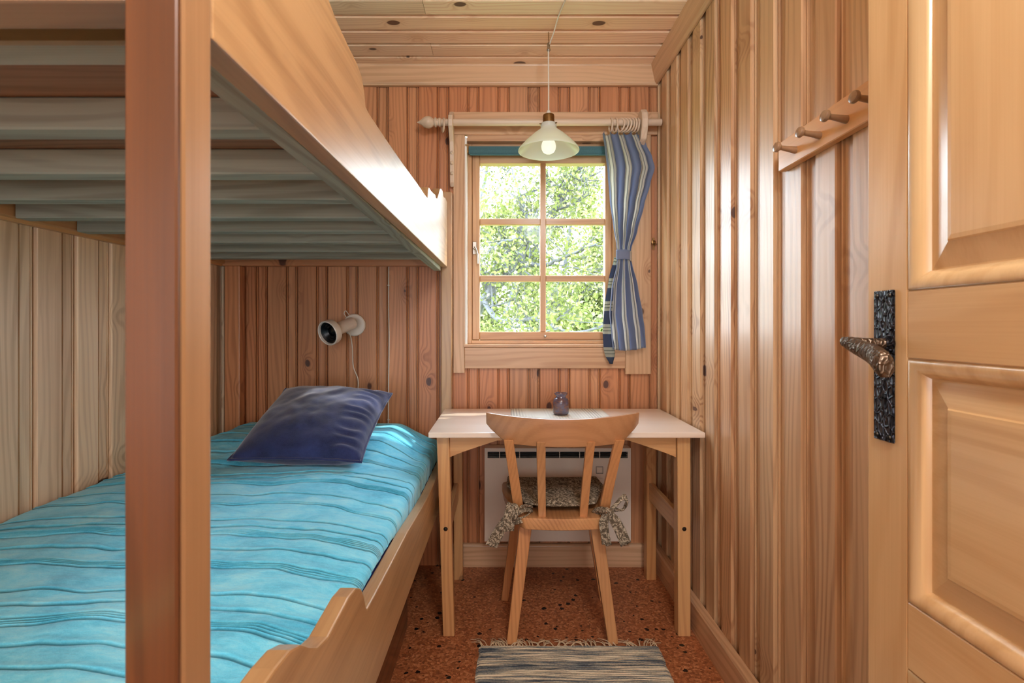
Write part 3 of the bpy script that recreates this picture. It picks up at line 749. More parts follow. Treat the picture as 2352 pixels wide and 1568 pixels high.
# tie band
P = []; st = []
for j in range(7):
    py = 576+(598-576)*j/6; row = []
    for i in range(41):
        a = 2*math.pi*i/40
        xx = 1432+17.5*math.cos(a)+ (1.5*math.sin(3*a)); yw = CY-0.008+0.024*math.sin(a)
        row.append(((xx-1152)*CY/1200, yw, PZ(py+2.5*math.cos(a)+1.2*math.sin(2*a+1), CY))); st.append((i/40*0.28+0.02, j*0.008, 0))
    P.append(row)
build('tieback', MB().grid(P), M['curtain'], main, smooth=True, attrs={'st': st}, solid=0.002, sharp=80)

# ------------------------------------------------------------------ bunk bed
bunk = thing('bunk_bed', (-0.75, 1.4, 0), 'built-in pine bunk bed along the left wall with carved side boards', 'bed')
BX0, BX1 = -0.270, -0.242
YP0, YP1 = 0.390, 0.437
def post(x0, x1, ya, yb, z0, z1, mat='post', bev=0.004):
    return build('post', MB().box(x0, x1, ya, yb, z0, z1), M[mat], bunk, axis='z', bevel=bev, seg=2)
post(-0.282, BX1, YP0+0.006, YP1, 0, 2.10, 'posttan')
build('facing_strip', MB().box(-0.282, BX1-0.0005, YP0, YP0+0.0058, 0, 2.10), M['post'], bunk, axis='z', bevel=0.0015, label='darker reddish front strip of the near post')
post(BX0, -0.222, 2.335, 2.378, 0, 1.700, 'bunk')
post(-1.236, -1.168, 2.330, 2.378, 0, 1.368, 'farwall')
post(XL+0.001, -1.212, YP0, YP1, 0, 1.66, 'bunk')
# upper side board with carved profile
def smoothseg(pts, n=5):
    return pts
up_top = [(0.4375, 1.66), (0.56, 1.655), (0.63, 1.63), (0.68, 1.585), (0.715, 1.562), (0.76, 1.550), (0.82, 1.543), (0.875, 1.540), (0.905, 1.532), (0.922, 1.515), (0.932, 1.490),
          (0.96, 1.488), (1.10, 1.492), (1.30, 1.500), (1.50, 1.510), (1.64, 1.514), (1.715, 1.519), (1.725, 1.548), (1.74, 1.562), (1.80, 1.565), (1.87, 1.573), (1.91, 1.580), (1.925, 1.572), (1.97, 1.580),
          (2.02, 1.610), (2.06, 1.640), (2.10, 1.652), (2.15, 1.655), (2.17, 1.640), (2.20, 1.640), (2.25, 1.652), (2.325, 1.650)]
poly = [(0.4375, 1.340)]+up_top+[(2.334, 1.640), (2.334, 1.362)]
# concave outline -> build by strips
def board_strip(prof, zb0, zb1, x0, x1, yend):
    mb = MB(); n = len(prof); y_s = prof[0][0]
    def zb(y): return zb0+(zb1-zb0)*(y-y_s)/(yend-y_s)
    vs = []
    for (y_, z_) in prof:
        b = zb(y_); vs += [(x0, y_, b), (x1, y_, b), (x1, y_, z_), (x0, y_, z_)]
    fs = []
    for i in range(n-1):
        a = i*4; c = a+4
        fs += [(a, c, c+1, a+1), (a+1, c+1, c+2, a+2), (a+2, c+2, c+3, a+3), (a+3, c+3, c, a)]
    fs += [(0, 1, 2, 3), ((n-1)*4+3, (n-1)*4+2, (n-1)*4+1, (n-1)*4)]
    return mb.add(vs, fs)
sb = build('side_board', board_strip(up_top, 1.340, 1.362, BX0, BX1, 2.325), M['bunk'], bunk, axis='y', bevel=0.0025, seg=2, label='upper carved side board')
lo_top = [(0.4375, 0.735), (0.56, 0.733), (0.60, 0.728), (0.63, 0.716), (0.66, 0.694), (0.69, 0.676), (0.73, 0.666), (0.78, 0.668), (0.83, 0.670), (0.87, 0.664), (0.90, 0.648), (0.92, 0.625), (0.935, 0.596), (0.942, 0.590),
          (0.97, 0.588), (1.10, 0.580), (1.34, 0.569), (1.60, 0.545), (1.75, 0.535), (2.334, 0.535)]
build('side_rail', board_strip(lo_top, 0.425, 0.375, BX0, BX1, 2.334), M['bunk'], bunk, axis='y', bevel=0.003, seg=2, label='lower carved side rail')
# end beams
build('end_beam', MB().box(-1.211, -0.283, YP0+0.004, YP1-0.004, 1.345, 1.66), M['posttan'], bunk, axis='x', bevel=0.003, seg=2)
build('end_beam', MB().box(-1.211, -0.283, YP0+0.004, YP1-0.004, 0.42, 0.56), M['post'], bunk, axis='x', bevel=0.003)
build('end_beam', MB().box(XL+0.002, BX0-0.001, 2.330, 2.372, 1.368, 1.412) , M['farwall'], bunk, axis='x', bevel=0.002)
build('end_beam', MB().box(-1.167, BX0-0.001, 2.340, 2.376, 0.40, 0.52), M['leg'], bunk, axis='x', bevel=0.002)
# ledgers on the left wall and inside the board
build('ledger', MB().prism([(XL, 1.366), (XL+0.016, 1.366), (XL+0.018, 1.374), (XL+0.028, 1.378), (XL+0.030, 1.410), (XL, 1.411)], 'y', 0.44, 2.329), M['leg'], bunk, axis='y')
build('ledger', MB().box(BX0-0.034, BX0-0.0005, 0.44, 2.329, 1.345, 1.372), M['slat'], bunk, axis='y', bevel=0.002)
build('ledger', MB().box(BX0-0.034, BX0-0.0005, 0.44, 2.329, 0.425, 0.455), M['slat'], bunk, axis='y')
build('ledger', MB().box(XL, XL+0.03, 0.44, 2.329, 0.38, 0.42), M['slat'], bunk, axis='y')
# slats
ys = [0.505, 0.723, 0.936, 1.129, 1.320, 1.512, 1.710, 1.920, 2.110]
s0 = None
for i, yv in enumerate(ys):
    if s0 is None:
        s0 = build('slat', MB().box(XL+0.031, BX0-0.001, yv, yv+0.044, 1.3725, 1.418), M['slat'], bunk, axis='x', bevel=0.003); sy = yv
    else: part_copy(s0, (0, yv-sy, 0), bunk)
build('base_panel', MB().box(XL+0.002, BX0-0.001, 0.44, 2.374, 1.4185, 1.428), M['slatbase'], bunk, axis='x')
# lower base
build('base_panel', MB().box(XL+0.002, BX0-0.001, 0.44, 2.339, 0.425, 0.437), M['slatbase'], bunk, axis='x')
# under-bed drawer box
dr = thing('storage_box', (-0.75, 1.2, 0), 'reddish wooden storage box standing on the floor beneath the bottom bunk', 'box')
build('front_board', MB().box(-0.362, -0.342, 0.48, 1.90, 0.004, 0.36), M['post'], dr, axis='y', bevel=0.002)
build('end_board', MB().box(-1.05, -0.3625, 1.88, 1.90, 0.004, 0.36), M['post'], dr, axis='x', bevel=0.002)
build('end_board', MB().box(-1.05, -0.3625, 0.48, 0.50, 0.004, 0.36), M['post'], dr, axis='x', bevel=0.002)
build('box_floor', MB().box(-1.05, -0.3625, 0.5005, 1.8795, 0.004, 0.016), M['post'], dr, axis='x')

# ------------------------------------------------------------------ mattresses and covers
m1 = build('mattress', MB().box(-1.228, -0.279, 0.460, 2.318, 0.4375, 0.572), M['navy'], bevel=0.018, seg=3, smooth=True, label='navy sheeted mattress showing as a strip behind the carved bottom rail', cat='mattress')
m2 = build('mattress', MB().box(-1.228, -0.276, 0.450, 2.325, 1.4285, 1.512), M['navy'], bevel=0.018, seg=3, smooth=True, label='mattress of the top bunk hidden inside its teal cover', cat='mattress')

def nz(x, y, s=1.0, o=0.0): return noise.noise(Vector((x*s+o, y*s-o*0.7, o*1.3)))
def cover(name, ztop, y0, y1, tucks, label, seed, drop_fn, pillow=0.0, nxs=110, extra=0.0, droop=0.03):
    # rows: a base spacing plus tight rows round each tuck
    rows = set(); yv = y0
    while yv < y1: rows.add((round(yv, 4), 0.0)); yv += 0.009
    seam = []
    for (t, n) in tucks:
        for k in range(n):
            seam.append(t+k*0.0065)
    for t in seam:
        rows = {r for r in rows if abs(r[0]-t) > 0.0042}
        for d, v in ((-0.0032, 0.0), (-0.0011, 0.85), (0.0011, 0.85), (0.0032, 0.0)): rows.add((round(t+d, 5), v))
    rows = sorted(rows)
    # dedupe close
    out = [rows[0]]
    for r in rows[1:]:
        if r[0]-out[-1][0] > 0.0008: out.append(r)
        elif r[1] > out[-1][1]: out[-1] = r
    rows = out
    xe = -0.300; rad = 0.030; XLW = XL+0.006
    prof = []
    for i in range(nxs+1):
        prof.append(('t', i/nxs))
    for a in range(1, 7): prof.append(('r', a/6))
    for a in range(1, 6): prof.append(('s', a/5))
    P = []; seamv = []
    for (yr, sv) in rows:
        row = []
        for kind, q in prof:
            if kind == 't': x = XLW+0.01+(xe-XLW-0.01)*q
            else: x = xe
            wav = 0.024*nz(x*3.0, yr*1.3, 1.0, seed)+0.014*nz(x*8, yr*2.5, 1.0, seed+5)+0.004*nz(x*22, yr*5, 1.0, seed+9)
            curl = 0.05*max(0, (x+0.62)/0.35)**2 if x > -0.62 else 0      # seams bend toward the head at the outer edge
            yy_ = yr+wav-curl*0.6
            yy_ = min(max(yy_, y0), y1)
            bed = ztop+0.012*nz(x*2.3, yy_*2.3, 1.0, seed+2)+0.006*nz(x*7, yy_*9, 1.0, seed+3)+0.0035*nz(x*18, yy_*30, 1.0, seed+4)
            bed += 0.016*math.sin(math.pi*min(1, max(0, (x-XLW)/(xe-XLW))))
            if pillow:
                bx = min(max((x+1.22)/0.14, 0), 1)*min(max((-0.30-x)/0.16, 0), 1); by = min(max((yy_-1.74)/0.26, 0), 1)*min(max((2.36-yy_)/0.10, 0), 1)
                f = lambda t: t*t*(3-2*t)
                bed += pillow*f(bx)*f(by)
            # end roundings
            e0 = min(max((yy_-y0)/0.05, 0), 1); e1 = min(max((y1-yy_)/0.05, 0), 1)
            bed -= 0.06*((1-math.sqrt(1-(1-e0)**2))+(1-math.sqrt(1-(1-e1)**2)))
            if x < XLW+0.12: bed -= droop*((XLW+0.12-x)/0.12)**2
            bed -= 0.006*sv*(0.6+0.8*nz(x*6, yr*3, 1, seed+8))
            bed += 0.0035*math.exp(-((min([abs(yr-t-0.006) for t in seam]+[9]))/0.007)**2)
            if kind == 't':
                fall = max(0, (x-(xe-0.14))/0.14); z = bed-0.012*fall*fall
                row.append((x, yy_, z))
            else:
                zt = bed-0.012; zd = drop_fn(yy_)
                rr = min(rad, max(0.004, zt-zd))
                if kind == 'r': a = q*math.pi/2; row.append((xe+0.029*math.sin(a), yy_, zt-rr*(1-math.cos(a))))
                else: row.append((xe+0.029-0.002*q+0.0012*math.sin(yr*70+q*3), yy_, (zt-rr)+(min(zd, zt-rr-0.001)-(zt-rr))*q))
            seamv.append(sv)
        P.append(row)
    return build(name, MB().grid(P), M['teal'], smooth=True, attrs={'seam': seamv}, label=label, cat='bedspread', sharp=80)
tk = [(0.52, 1), (0.60, 4), (0.70, 1), (0.762, 1), (0.822, 4), (0.879, 1), (0.9275, 1), (1.023, 4), (1.105, 1), (1.17, 5), (1.228, 1), (1.277, 1), (1.381, 2), (1.46, 1), (1.556, 4), (1.622, 1), (1.665, 1), (1.77, 4), (1.86, 1), (1.93, 1), (2.02, 3), (2.12, 1), (2.20, 1)]
def drop_low(y):
    if 0.86 < y < 1.45: 
        t = min((y-0.86)/0.10, (1.45-y)/0.16, 1); return 0.53+0.055*t*(1 if y < 1.1 else (1-(y-1.1)/0.9))
    return 0.53
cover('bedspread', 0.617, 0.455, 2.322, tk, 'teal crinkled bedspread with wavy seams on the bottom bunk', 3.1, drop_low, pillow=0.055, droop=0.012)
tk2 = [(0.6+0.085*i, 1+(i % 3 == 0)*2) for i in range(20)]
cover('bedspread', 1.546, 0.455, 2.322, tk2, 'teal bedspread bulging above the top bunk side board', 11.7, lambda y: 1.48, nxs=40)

# ------------------------------------------------------------------ navy cushion
def cushion():
    root = thing('cushion', (-0.66, 1.9, 0.66), 'square dark navy velvet cushion with piped edge leaning on the bottom bunk', 'cushion')
    def plc(u, v, h):
        # u,v in -1..1; corners pinned to the photo's placement
        bl = Vector((-0.888, 1.700, 0.664)); br = Vector((-0.455, 1.690, 0.660)); tr = Vector((-0.445, 2.115, 0.825)); tl = Vector((-0.880, 2.130, 0.842))
        a = (u+1)/2; b = (v+1)/2
        p = bl*(1-a)*(1-b)+br*a*(1-b)+tr*a*b+tl*(1-a)*b
        n = (br-bl).cross(tl-bl).normalized()
        return p+n*h
    N = 56
    def plan(u, v):
        # pinch sides inward between corners
        k = 0.055
        return u*(1-k*(1-abs(v)**2.5)*abs(u)**4 if True else 1), v*(1-k*(1-abs(u)**2.5)*abs(v)**4)
    for side, nm in ((1, 'cushion_cover'),):
        P = []
        mb = MB()
        for sgn in (1, -1):
            P = []
            for j in range(N+1):
                row = []
                for i in range(N+1):
                    u = -1+2*i/N; v = -1+2*j/N
                    th = ((1-u**2)*(1-v**2)); th = max(th, 0)**0.42
                    h = sgn*(0.078*th) + 0.010*th*nz(u*2.2, v*2.2, 1, 7.0+sgn)
                    # gathers along the right edge
                    ed = max(0, (u-0.45)/0.55); h += sgn*0.006*math.sin(v*34+3*nz(u*3, v*3, 1, 2))*ed*(1-ed)*3
                    h += 0.004*nz(u*6, v*6, 1, 4.0)*th
                    pu, pv = plan(u, v)
                    row.append(plc(pu, pv, h))
                P.append(row)
            if sgn < 0: P = [r[::-1] for r in P]
            mb.grid(P)
    cv = build('cushion_cover', mb, M['velvet'], root, smooth=True, weld=True, sharp=80)
    pts = []
    M_ = 40
    for (a, b, c, d) in ((-1, -1, 1, -1), (1, -1, 1, 1), (1, 1, -1, 1), (-1, 1, -1, -1)):
        for k in range(M_):
            u = a+(c-a)*k/M_; v = b+(d-b)*k/M_; pu, pv = plan(u, v); pts.append(plc(pu*1.005, pv*1.005, 0.0008*math.sin(k)))
    build('piping', MB().tube(pts, 0.0045, 8, closed=True), M['velvet'], root, smooth=True, sharp=80)
cushion()

# ------------------------------------------------------------------ wall spot lamp over the pillow
sl = thing('wall_lamp', (-0.67, YF, 1.05), 'small white cylindrical reading spot lamp on the wall above the navy cushion', 'lamp')
cx, cz = PX(815), PZ(746)
build('wall_plate', MB().lathe([(0, 0), (0.050, 0), (0.0515, 0.004), (0.050, 0.012), (0.046, 0.015), (0.0, 0.016)], (cx, YF, cz), (0, -1, 0), 40), M['white'], sl, smooth=True)
build('swivel', MB().tube([(cx-0.004, YF-0.014, cz-0.004), (cx-0.004, YF-0.048, cz-0.004)], 0.010, 14), M['white'], sl, smooth=True)
A = Vector((cx+0.008, YF-0.062, cz+0.010)); B = Vector((-0.735, 2.205, 1.068)); ax_ = (B-A); L = ax_.length; ax_.normalize()
build('lamp_head', MB().lathe([(0, 0), (0.022, 0), (0.026, 0.003), (0.0275, 0.010), (0.0275, L*0.60), (0.030, L*0.66), (0.044, L*0.76), (0.052, L*0.80), (0.054, L*0.84), (0.054, L*1.0), (0.051, L*1.015), (0.048, L*1.0), (0.046, L*0.86), (0.024, L*0.62), (0.0, L*0.6)], A, ax_, 48), M['white'], sl, smooth=True)
for k, (ra, rb, t) in enumerate(((0.038, 0.0475, 0.90), (0.029, 0.036, 0.87), (0.020, 0.027, 0.84))):
    build('baffle', MB().lathe([(ra, L*(t-0.06)), (ra, L*t), (rb, L*(t+0.04)), (rb, L*(t-0.02)), (ra, L*(t-0.06))], A, ax_, 40), M['black'], sl, smooth=True)
build('reflector', MB().lathe([(0.0455, L*0.93), (0.040, L*0.80), (0.026, L*0.70), (0.001, L*0.69)], A, ax_, 40), M['black'], sl, smooth=True)
build('bulb', MB().lathe([(0.0, L*0.70), (0.012, L*0.71), (0.017, L*0.76), (0.016, L*0.80), (0.008, L*0.835), (0.0, L*0.84)], A, ax_, 20), M['black'], sl, smooth=True)
def sp_pts(pts, n=8):
    out = []; P_ = [Vector(p) for p in pts]
    for i in range(len(P_)-1):
        p0 = P_[max(i-1, 0)]; p1 = P_[i]; p2 = P_[i+1]; p3 = P_[min(i+2, len(P_)-1)]
        for k in range(n):
            t = k/n; out.append(0.5*((2*p1)+(p2-p0)*t+(2*p0-5*p1+4*p2-p3)*t*t+(3*p1-p0-3*p2+p3)*t**3))
    out.append(P_[-1]); return out
yw = YF-0.0035
build('cord', MB().tube(sp_pts([(PX(802), YF-0.03, PZ(760)), (PX(807), YF-0.012, PZ(772)), (PX(810), yw, PZ(800)), (PX(812), yw, PZ(840)), (PX(822), yw, PZ(868)), (PX(823), yw, PZ(890)), (PX(818), yw, PZ(915)), (PX(818), yw, PZ(960))]), 0.0026, 8), M['cable'], sl, smooth=True)
build('hanging_loop', MB().tube(sp_pts([(PX(806), YF-0.010, PZ(727)), (PX(796), YF-0.010, PZ(714)), (PX(792), YF-0.008, PZ(720)), (PX(798), YF-0.008, PZ(730))]), 0.0020, 8), M['cable'], sl, smooth=True)
# vertical cable with clips
vc = thing('cable', (PX(893), YF, PZ(985)), 'thin white cable running straight down the far wall right of the reading lamp', 'cable')
build('sheath', MB().tube(sp_pts([(PX(893.5), yw, PZ(595)), (PX(893), yw, PZ(700)), (PX(894.5), yw, PZ(780)), (PX(893), yw, PZ(880)), (PX(892), yw, PZ(1010))]), 0.0026, 8), M['cable'], vc, smooth=True)
for py in (655, 963):
    hm = MB(); hm.box(PX(893)-0.005, PX(893)+0.005, YF-0.008, YF-0.0005, PZ(py)-0.002, PZ(py)+0.002); build('clip', hm, M['white'], vc)

# ------------------------------------------------------------------ desk
desk = thing('desk', (0.22, 2.1, 0), 'pale pine writing desk with arched apron under the window', 'desk')
TX0, TX1, TY0, TY1 = -0.254, 0.706, 1.810, 2.333
build('desk_top', MB().box(TX0, TX1, TY0, TY1, 0.7115, 0.730), M['desk'], desk, axis='x', bevel=0.003, seg=2)
def leg4(xt, xb, yt, yb, w0, w1, zt=0.711, t=0.045):
    mb = MB(); mb.hexa([(xb-w1/2, yb-t/2, 0), (xb+w1/2, yb-t/2, 0), (xb+w1/2, yb+t/2, 0), (xb-w1/2, yb+t/2, 0)], [(xt-w0/2, yt-t/2, zt), (xt+w0/2, yt-t/2, zt), (xt+w0/2, yt+t/2, zt), (xt-w0/2, yt+t/2, zt)])
    return build('leg', mb, M['leg'], desk, axis='z', bevel=0.002)
lfl = leg4(-0.208, -0.187, 1.872, 1.872, 0.044, 0.040)
lfr = leg4(0.646, 0.648, 1.872, 1.872, 0.046, 0.044)
lbl = leg4(-0.190, -0.187, 2.283, 2.283, 0.038, 0.038)
lbr = leg4(0.648, 0.649, 2.283, 2.283, 0.042, 0.042)
# arched aprons
def apron(yc, name='apron'):
    mb = MB(); x0, x1 = -0.1845, 0.6215; n = 24; vs = []
    for i in range(n+1):
        x = x0+(x1-x0)*i/n; u = min(i/n, 1-i/n)*2; zb = 0.632+0.062*min(1, u/0.44)**0.9
        vs += [(x, yc-0.010, zb), (x, yc+0.010, zb), (x, yc+0.010, 0.711), (x, yc-0.010, 0.711)]
    fs = []
    for i in range(n):
        a = i*4; c = a+4
        fs += [(a, a+1, c+1, c), (a+1, a+2, c+2, c+1), (a+2, a+3, c+3, c+2), (a+3, a, c, c+3)]
    fs += [(3, 2, 1, 0), (n*4, n*4+1, n*4+2, n*4+3)]
    mb.add(vs, fs); return build(name, mb, M['leg'], desk, axis='x', weld=False)
apron(1.872); apron(2.283)
for xs in ((-0.206, -0.186), (0.638, 0.658)):
    build('side_apron', MB().box(xs[0], xs[1], 1.895, 2.262, 0.640, 0.711), M['leg'], desk, axis='y', bevel=0.002)
    build('stretcher', MB().box(xs[0], xs[1], 1.895, 2.262, 0.345, 0.420), M['leg'], desk, axis='y', bevel=0.002)
for xb in (-0.198, 0.647):
    build('bolt', MB().lathe([(0, 0), (0.0075, 0), (0.0075, 0.001), (0.005, 0.004), (0, 0.005)], (xb, 1.8497, 0.381), (0, -1, 0), 16), M['darkm'], desk, smooth=True)

# runner and vase
rn = []; st = []
for j in range(31):
    row = []
    for i in range(41):
        x = 0.040+0.400*i/40; yv = 1.975+0.348*j/30
        x += 0.004*nz(yv*5, 1, 1, 3)*(1 if i in (0, 40) else 0)
        row.append((x, yv+0.003*nz(x*6, j, 1, 1)*(j in (0, 30)), 0.7312+0.0008*(1+nz(x*9, yv*9, 1, 8)))); st.append((x, yv, 0))
    rn.append(row)
build('table_runner', MB().grid(rn), M['runner'], attrs={'st': st}, smooth=True, solid=0.0012, label='cream woven table runner with thin grey checks on the desk', cat='table runner')
vx, vy = 0.246, 2.165
build('vase', MB().lathe([(0, 0.0), (0.026, 0), (0.030, 0.002), (0.0325, 0.006), (0.033, 0.012), (0.0325, 0.030), (0.0335, 0.045), (0.0325, 0.058), (0.028, 0.066), (0.022, 0.070), (0.0205, 0.074), (0.022, 0.079), (0.0265, 0.084), (0.0275, 0.087), (0.0270, 0.0895), (0.0245, 0.0895), (0.0215, 0.085), (0.018, 0.078), (0.018, 0.072), (0.026, 0.062), (0.028, 0.045), (0.028, 0.012), (0, 0.008)], (vx, vy, 0.7335), (0, 0, 1), 48), M['glaze'], smooth=True, label='small ribbed brown and blue glazed pottery jar on the table runner', cat='vase')

# ------------------------------------------------------------------ chair
ch = thing('dining_chair', (0.21, 1.93, 0), 'pine spindle-back chair with curved top rail pushed in at the desk', 'chair')
CXc = 0.209
# seat: rounded trapezoid, dished
def seat_mesh():
    # outline y rear 1.775 -> front 2.19
    out = []
    def hw(t):   # half width by t 0 rear ..1 front
        return 0.150+0.058*min(1, t*1.5)**0.8
    pts = []
    n = 16
    for i in range(n+1):
        t = i/n; yv = 1.785+0.400*t; h = hw(t)
        if t < 0.06: h -= 0.012*(1-t/0.06)
        if t > 0.90: h -= 0.03*((t-0.90)/0.10)**2
        pts.append((yv, h))
    m = 24; top = []; bot = []
    for (yv, h) in pts:
        r1 = []; r2 = []
        for j in range(m+1):
            s = -1+2*j/m; x = CXc+s*h
            bow = -0.012*(1-s*s)*(1-(yv-1.785)/0.1) if yv < 1.885 else 0
            yy_ = yv+bow
            tf = (yv-1.785)/0.4
            dish = -0.007*(1-s*s)*min(1, tf*3)
            lift = 0.010*abs(s)**3*min(1, tf*2.5)
            r1.append((x, yy_, 0.444+dish+lift)); r2.append((x*1.0-(0.010*s), yy_, 0.404+lift*0.4))
        top.append(r1); bot.append(r2)
    mb = MB(); R1 = len(top); C1 = m+1
    vs = [p for r in top for p in r]+[p for r in bot for p in r]; off = R1*C1; fs = []
    for i in range(R1-1):
        for j in range(C1-1):
            a = i*C1+j; fs.append((a, a+1, a+C1+1, a+C1)); fs.append((off+a, off+a+C1, off+a+C1+1, off+a+1))
    for j in range(C1-1):
        fs.append((j, off+j, off+j+1, j+1)); b = (R1-1)*C1+j; fs.append((b, b+1, off+b+1, off+b))
    for i in range(R1-1):
        a = i*C1; fs.append((a, a+C1, off+a+C1, off+a)); b = a+C1-1; fs.append((b, off+b, off+b+C1, b+C1))
    mb.add(vs, fs); return mb
build('seat', seat_mesh(), M['chair'], ch, axis='y', bevel=0.005, seg=3, smooth=True)
def cleg(a, b, w0, w1, t0, t1):
    return build('leg', MB().beam(b, a, w1, t1, w0, t0), M['chair'], ch, axis='z', bevel=0.004, seg=2)
cleg((0.086, 1.845, 0.406), (0.034, 1.812, 0.0), 0.044, 0.034, 0.034, 0.028)
cleg((0.332, 1.845, 0.406), (0.386, 1.812, 0.0), 0.044, 0.034, 0.034, 0.028)
cleg((0.070, 2.10, 0.408), (0.012, 2.100, 0.0), 0.040, 0.028, 0.034, 0.026)
cleg((0.350, 2.10, 0.408), (0.408, 2.100, 0.0), 0.040, 0.028, 0.034, 0.026)
def spin(px0, py0, d0, px1, py1, d1, w0, w1):
    f = lambda px, py, d: ((px-1152)*d/1200, d, 1.1+(748-py)*d/1200)
    a = f(px0, py0, d0); b = f(px1, py1, d1)
    a = (a[0], a[1], 0.436)
    c = tuple((a[i]+b[i])/2 for i in range(3)); c = (c[0], c[1]+0.006, c[2])
    mb = MB(); A_, C_, B_ = Vector(a), Vector(c), Vector(b)
    mb.beam(A_, C_, w0, 0.022, (w0+w1)/2, 0.021); mb.beam(C_, B_, (w0+w1)/2, 0.021, w1, 0.019)
    return build('spindle', mb, M['chair'], ch, axis='z', bevel=0.003, seg=2, weld=True)
def spin2(xa, ya, xb, yb, w0, w1):
    n = 6; vs = []; mb = MB()
    for i in range(n+1):
        t = i/n; x = xa+(xb-xa)*t; yv = ya+(yb-ya)*t+0.008*math.sin(math.pi*t); z = 0.430+(0.722-0.430)*t; w_ = (w0+(w1-w0)*t)/2; th = 0.0105
        vs += [(x-w_, yv-th, z), (x+w_, yv-th, z), (x+w_, yv+th, z), (x-w_, yv+th, z)]
    fs = [(3, 2, 1, 0), (n*4, n*4+1, n*4+2, n*4+3)]
    for i in range(n):
        a = i*4
        for k in range(4): fs.append((a+k, a+(k+1) % 4, a+4+(k+1) % 4, a+4+k))
    mb.add(vs, fs); return build('spindle', mb, M['chair'], ch, axis='z', bevel=0.003, seg=2)
spin2(0.064, 1.840, 0.023, 1.740, 0.036, 0.032)
spin2(0.356, 1.840, 0.393, 1.740, 0.036, 0.032)
spin2(0.1405, 1.812, 0.129, 1.712, 0.026, 0.030)
spin2(0.282, 1.812, 0.292, 1.712, 0.028, 0.029)
# crest rail
def crest():
    n = 36; mb = MB(); vs = []; hw = 0.262
    for i in range(n+1):
        s = -1+2*i/n; x = CXc+s*hw
        yc = 1.700+0.095*s*s
        zt = 0.798+0.006*s*s
        # lower edge: mild curve, clipped corners
        zb = 0.704+0.004*s*s
        if abs(s) > 0.74: zb += (abs(s)-0.74)/0.26*0.052
        if abs(s) > 0.965: zb += (abs(s)-0.965)/0.035*0.004
        th = 0.0115
        lean = 0.012
        vs += [(x, yc-th+lean, zb), (x, yc+th+lean, zb), (x, yc+th*0.75-lean*0.3, zt), (x, yc-th*0.75-lean*0.3, zt)]
    fs = [(0, 1, 2, 3), (n*4+3, n*4+2, n*4+1, n*4)]
    for i in range(n):
        a = i*4; c = a+4
        fs += [(a, c, c+1, a+1), (a+1, c+1, c+2, a+2), (a+2, c+2, c+3, a+3), (a+3, c+3, c, a)]
    mb.add(vs, fs); return build('crest_rail', mb, M['crest'], ch, axis='x', bevel=0.004, seg=2, smooth=True, sharp=50)
crest()

# seat pad with ties: separate thing resting on the chair
pad = thing('seat_pad', (0.209, 2.0, 0.444), 'beige leaf-print seat pad with fabric ties knotted round the chair spindles', 'seat pad')
def pad_mesh():
    n = 36; mb = MB()
    def pt(u, v, sg):
        tf = (v+1)/2; hw = 0.128+0.058*min(1, tf*1.6); k = 0.10
        # squircle-ish plan
        uu = u*math.sqrt(1-0.5*v*v*0.12*abs(u)); x = CXc+uu*hw; yv = 1.856+0.312*tf+ (0.012*(1-u*u) if v > 0 else -0.006*(1-u*u))*abs(v)
        th = max(0, (1-abs(u)**5)*(1-abs(v)**5))**0.45
        h = sg*0.013*th+0.0015*nz(u*4, v*4, 1, 3)
        return (x, yv, 0.4625+h+0.008*abs(u)**3+0.002)
    for sg in (1, -1):
        P = [[pt(-1+2*i/n, -1+2*j/n, sg) for i in range(n+1)] for j in range(n+1)]
        if sg < 0: P = [r[::-1] for r in P]
        mb.grid(P)
    return mb
build('pad', pad_mesh(), M['print'], pad, smooth=True, weld=True, sharp=80)
pp = []
for (a, b, c, d) in ((-1, -1, 1, -1), (1, -1, 1, 1), (1, 1, -1, 1), (-1, 1, -1, -1)):
    for k in range(20):
        u = a+(c-a)*k/20; v = b+(d-b)*k/20; tf = (v+1)/2; hw = 0.128+0.058*min(1, tf*1.6); uu = u*math.sqrt(1-0.5*v*v*0.12*abs(u))
        pp.append((CXc+uu*hw, 1.856+0.312*tf+(0.012*(1-u*u) if v > 0 else -0.006*(1-u*u))*abs(v), 0.4645+0.008*abs(u)**3))
build('piping', MB().tube(pp, 0.004, 8, closed=True), M['print'], pad, smooth=True)
def ribbon(name, pts, widths, thick=0.003, twist=None, n=5, roll=0.004):
    """ribbon of cloth through pts; width direction given per point"""
    C_ = sp_pts(pts, n); m = len(C_); P = []
    for i, c in enumerate(C_):
        t = i/(m-1); k = t*(len(widths)-1); a = int(min(k, len(widths)-2)); f = k-a
        w_ = widths[a][0]*(1-f)+widths[a+1][0]*f
        dv = (Vector(widths[a][1]).normalized()*(1-f)+Vector(widths[a+1][1]).normalized()*f).normalized()
        dd = (C_[min(i+1, m-1)]-C_[max(i-1, 0)]).normalized(); nn = dd.cross(dv)
        row = []
        for j in range(9):
            s = -1+2*j/8; row.append(c+dv*(w_/2*s)+nn*(roll*(math.cos(s*math.pi*1.3)*0.5)+0.0015*math.sin(j*1.9+i*0.5)))
        P.append(row)
    return build(name, MB().grid(P), M['print'], pad, smooth=True, solid=thick, sharp=80)
def W(px, py, d): return ((px-1152)*d/1200, d, 1.1+(748-py)*d/1200)
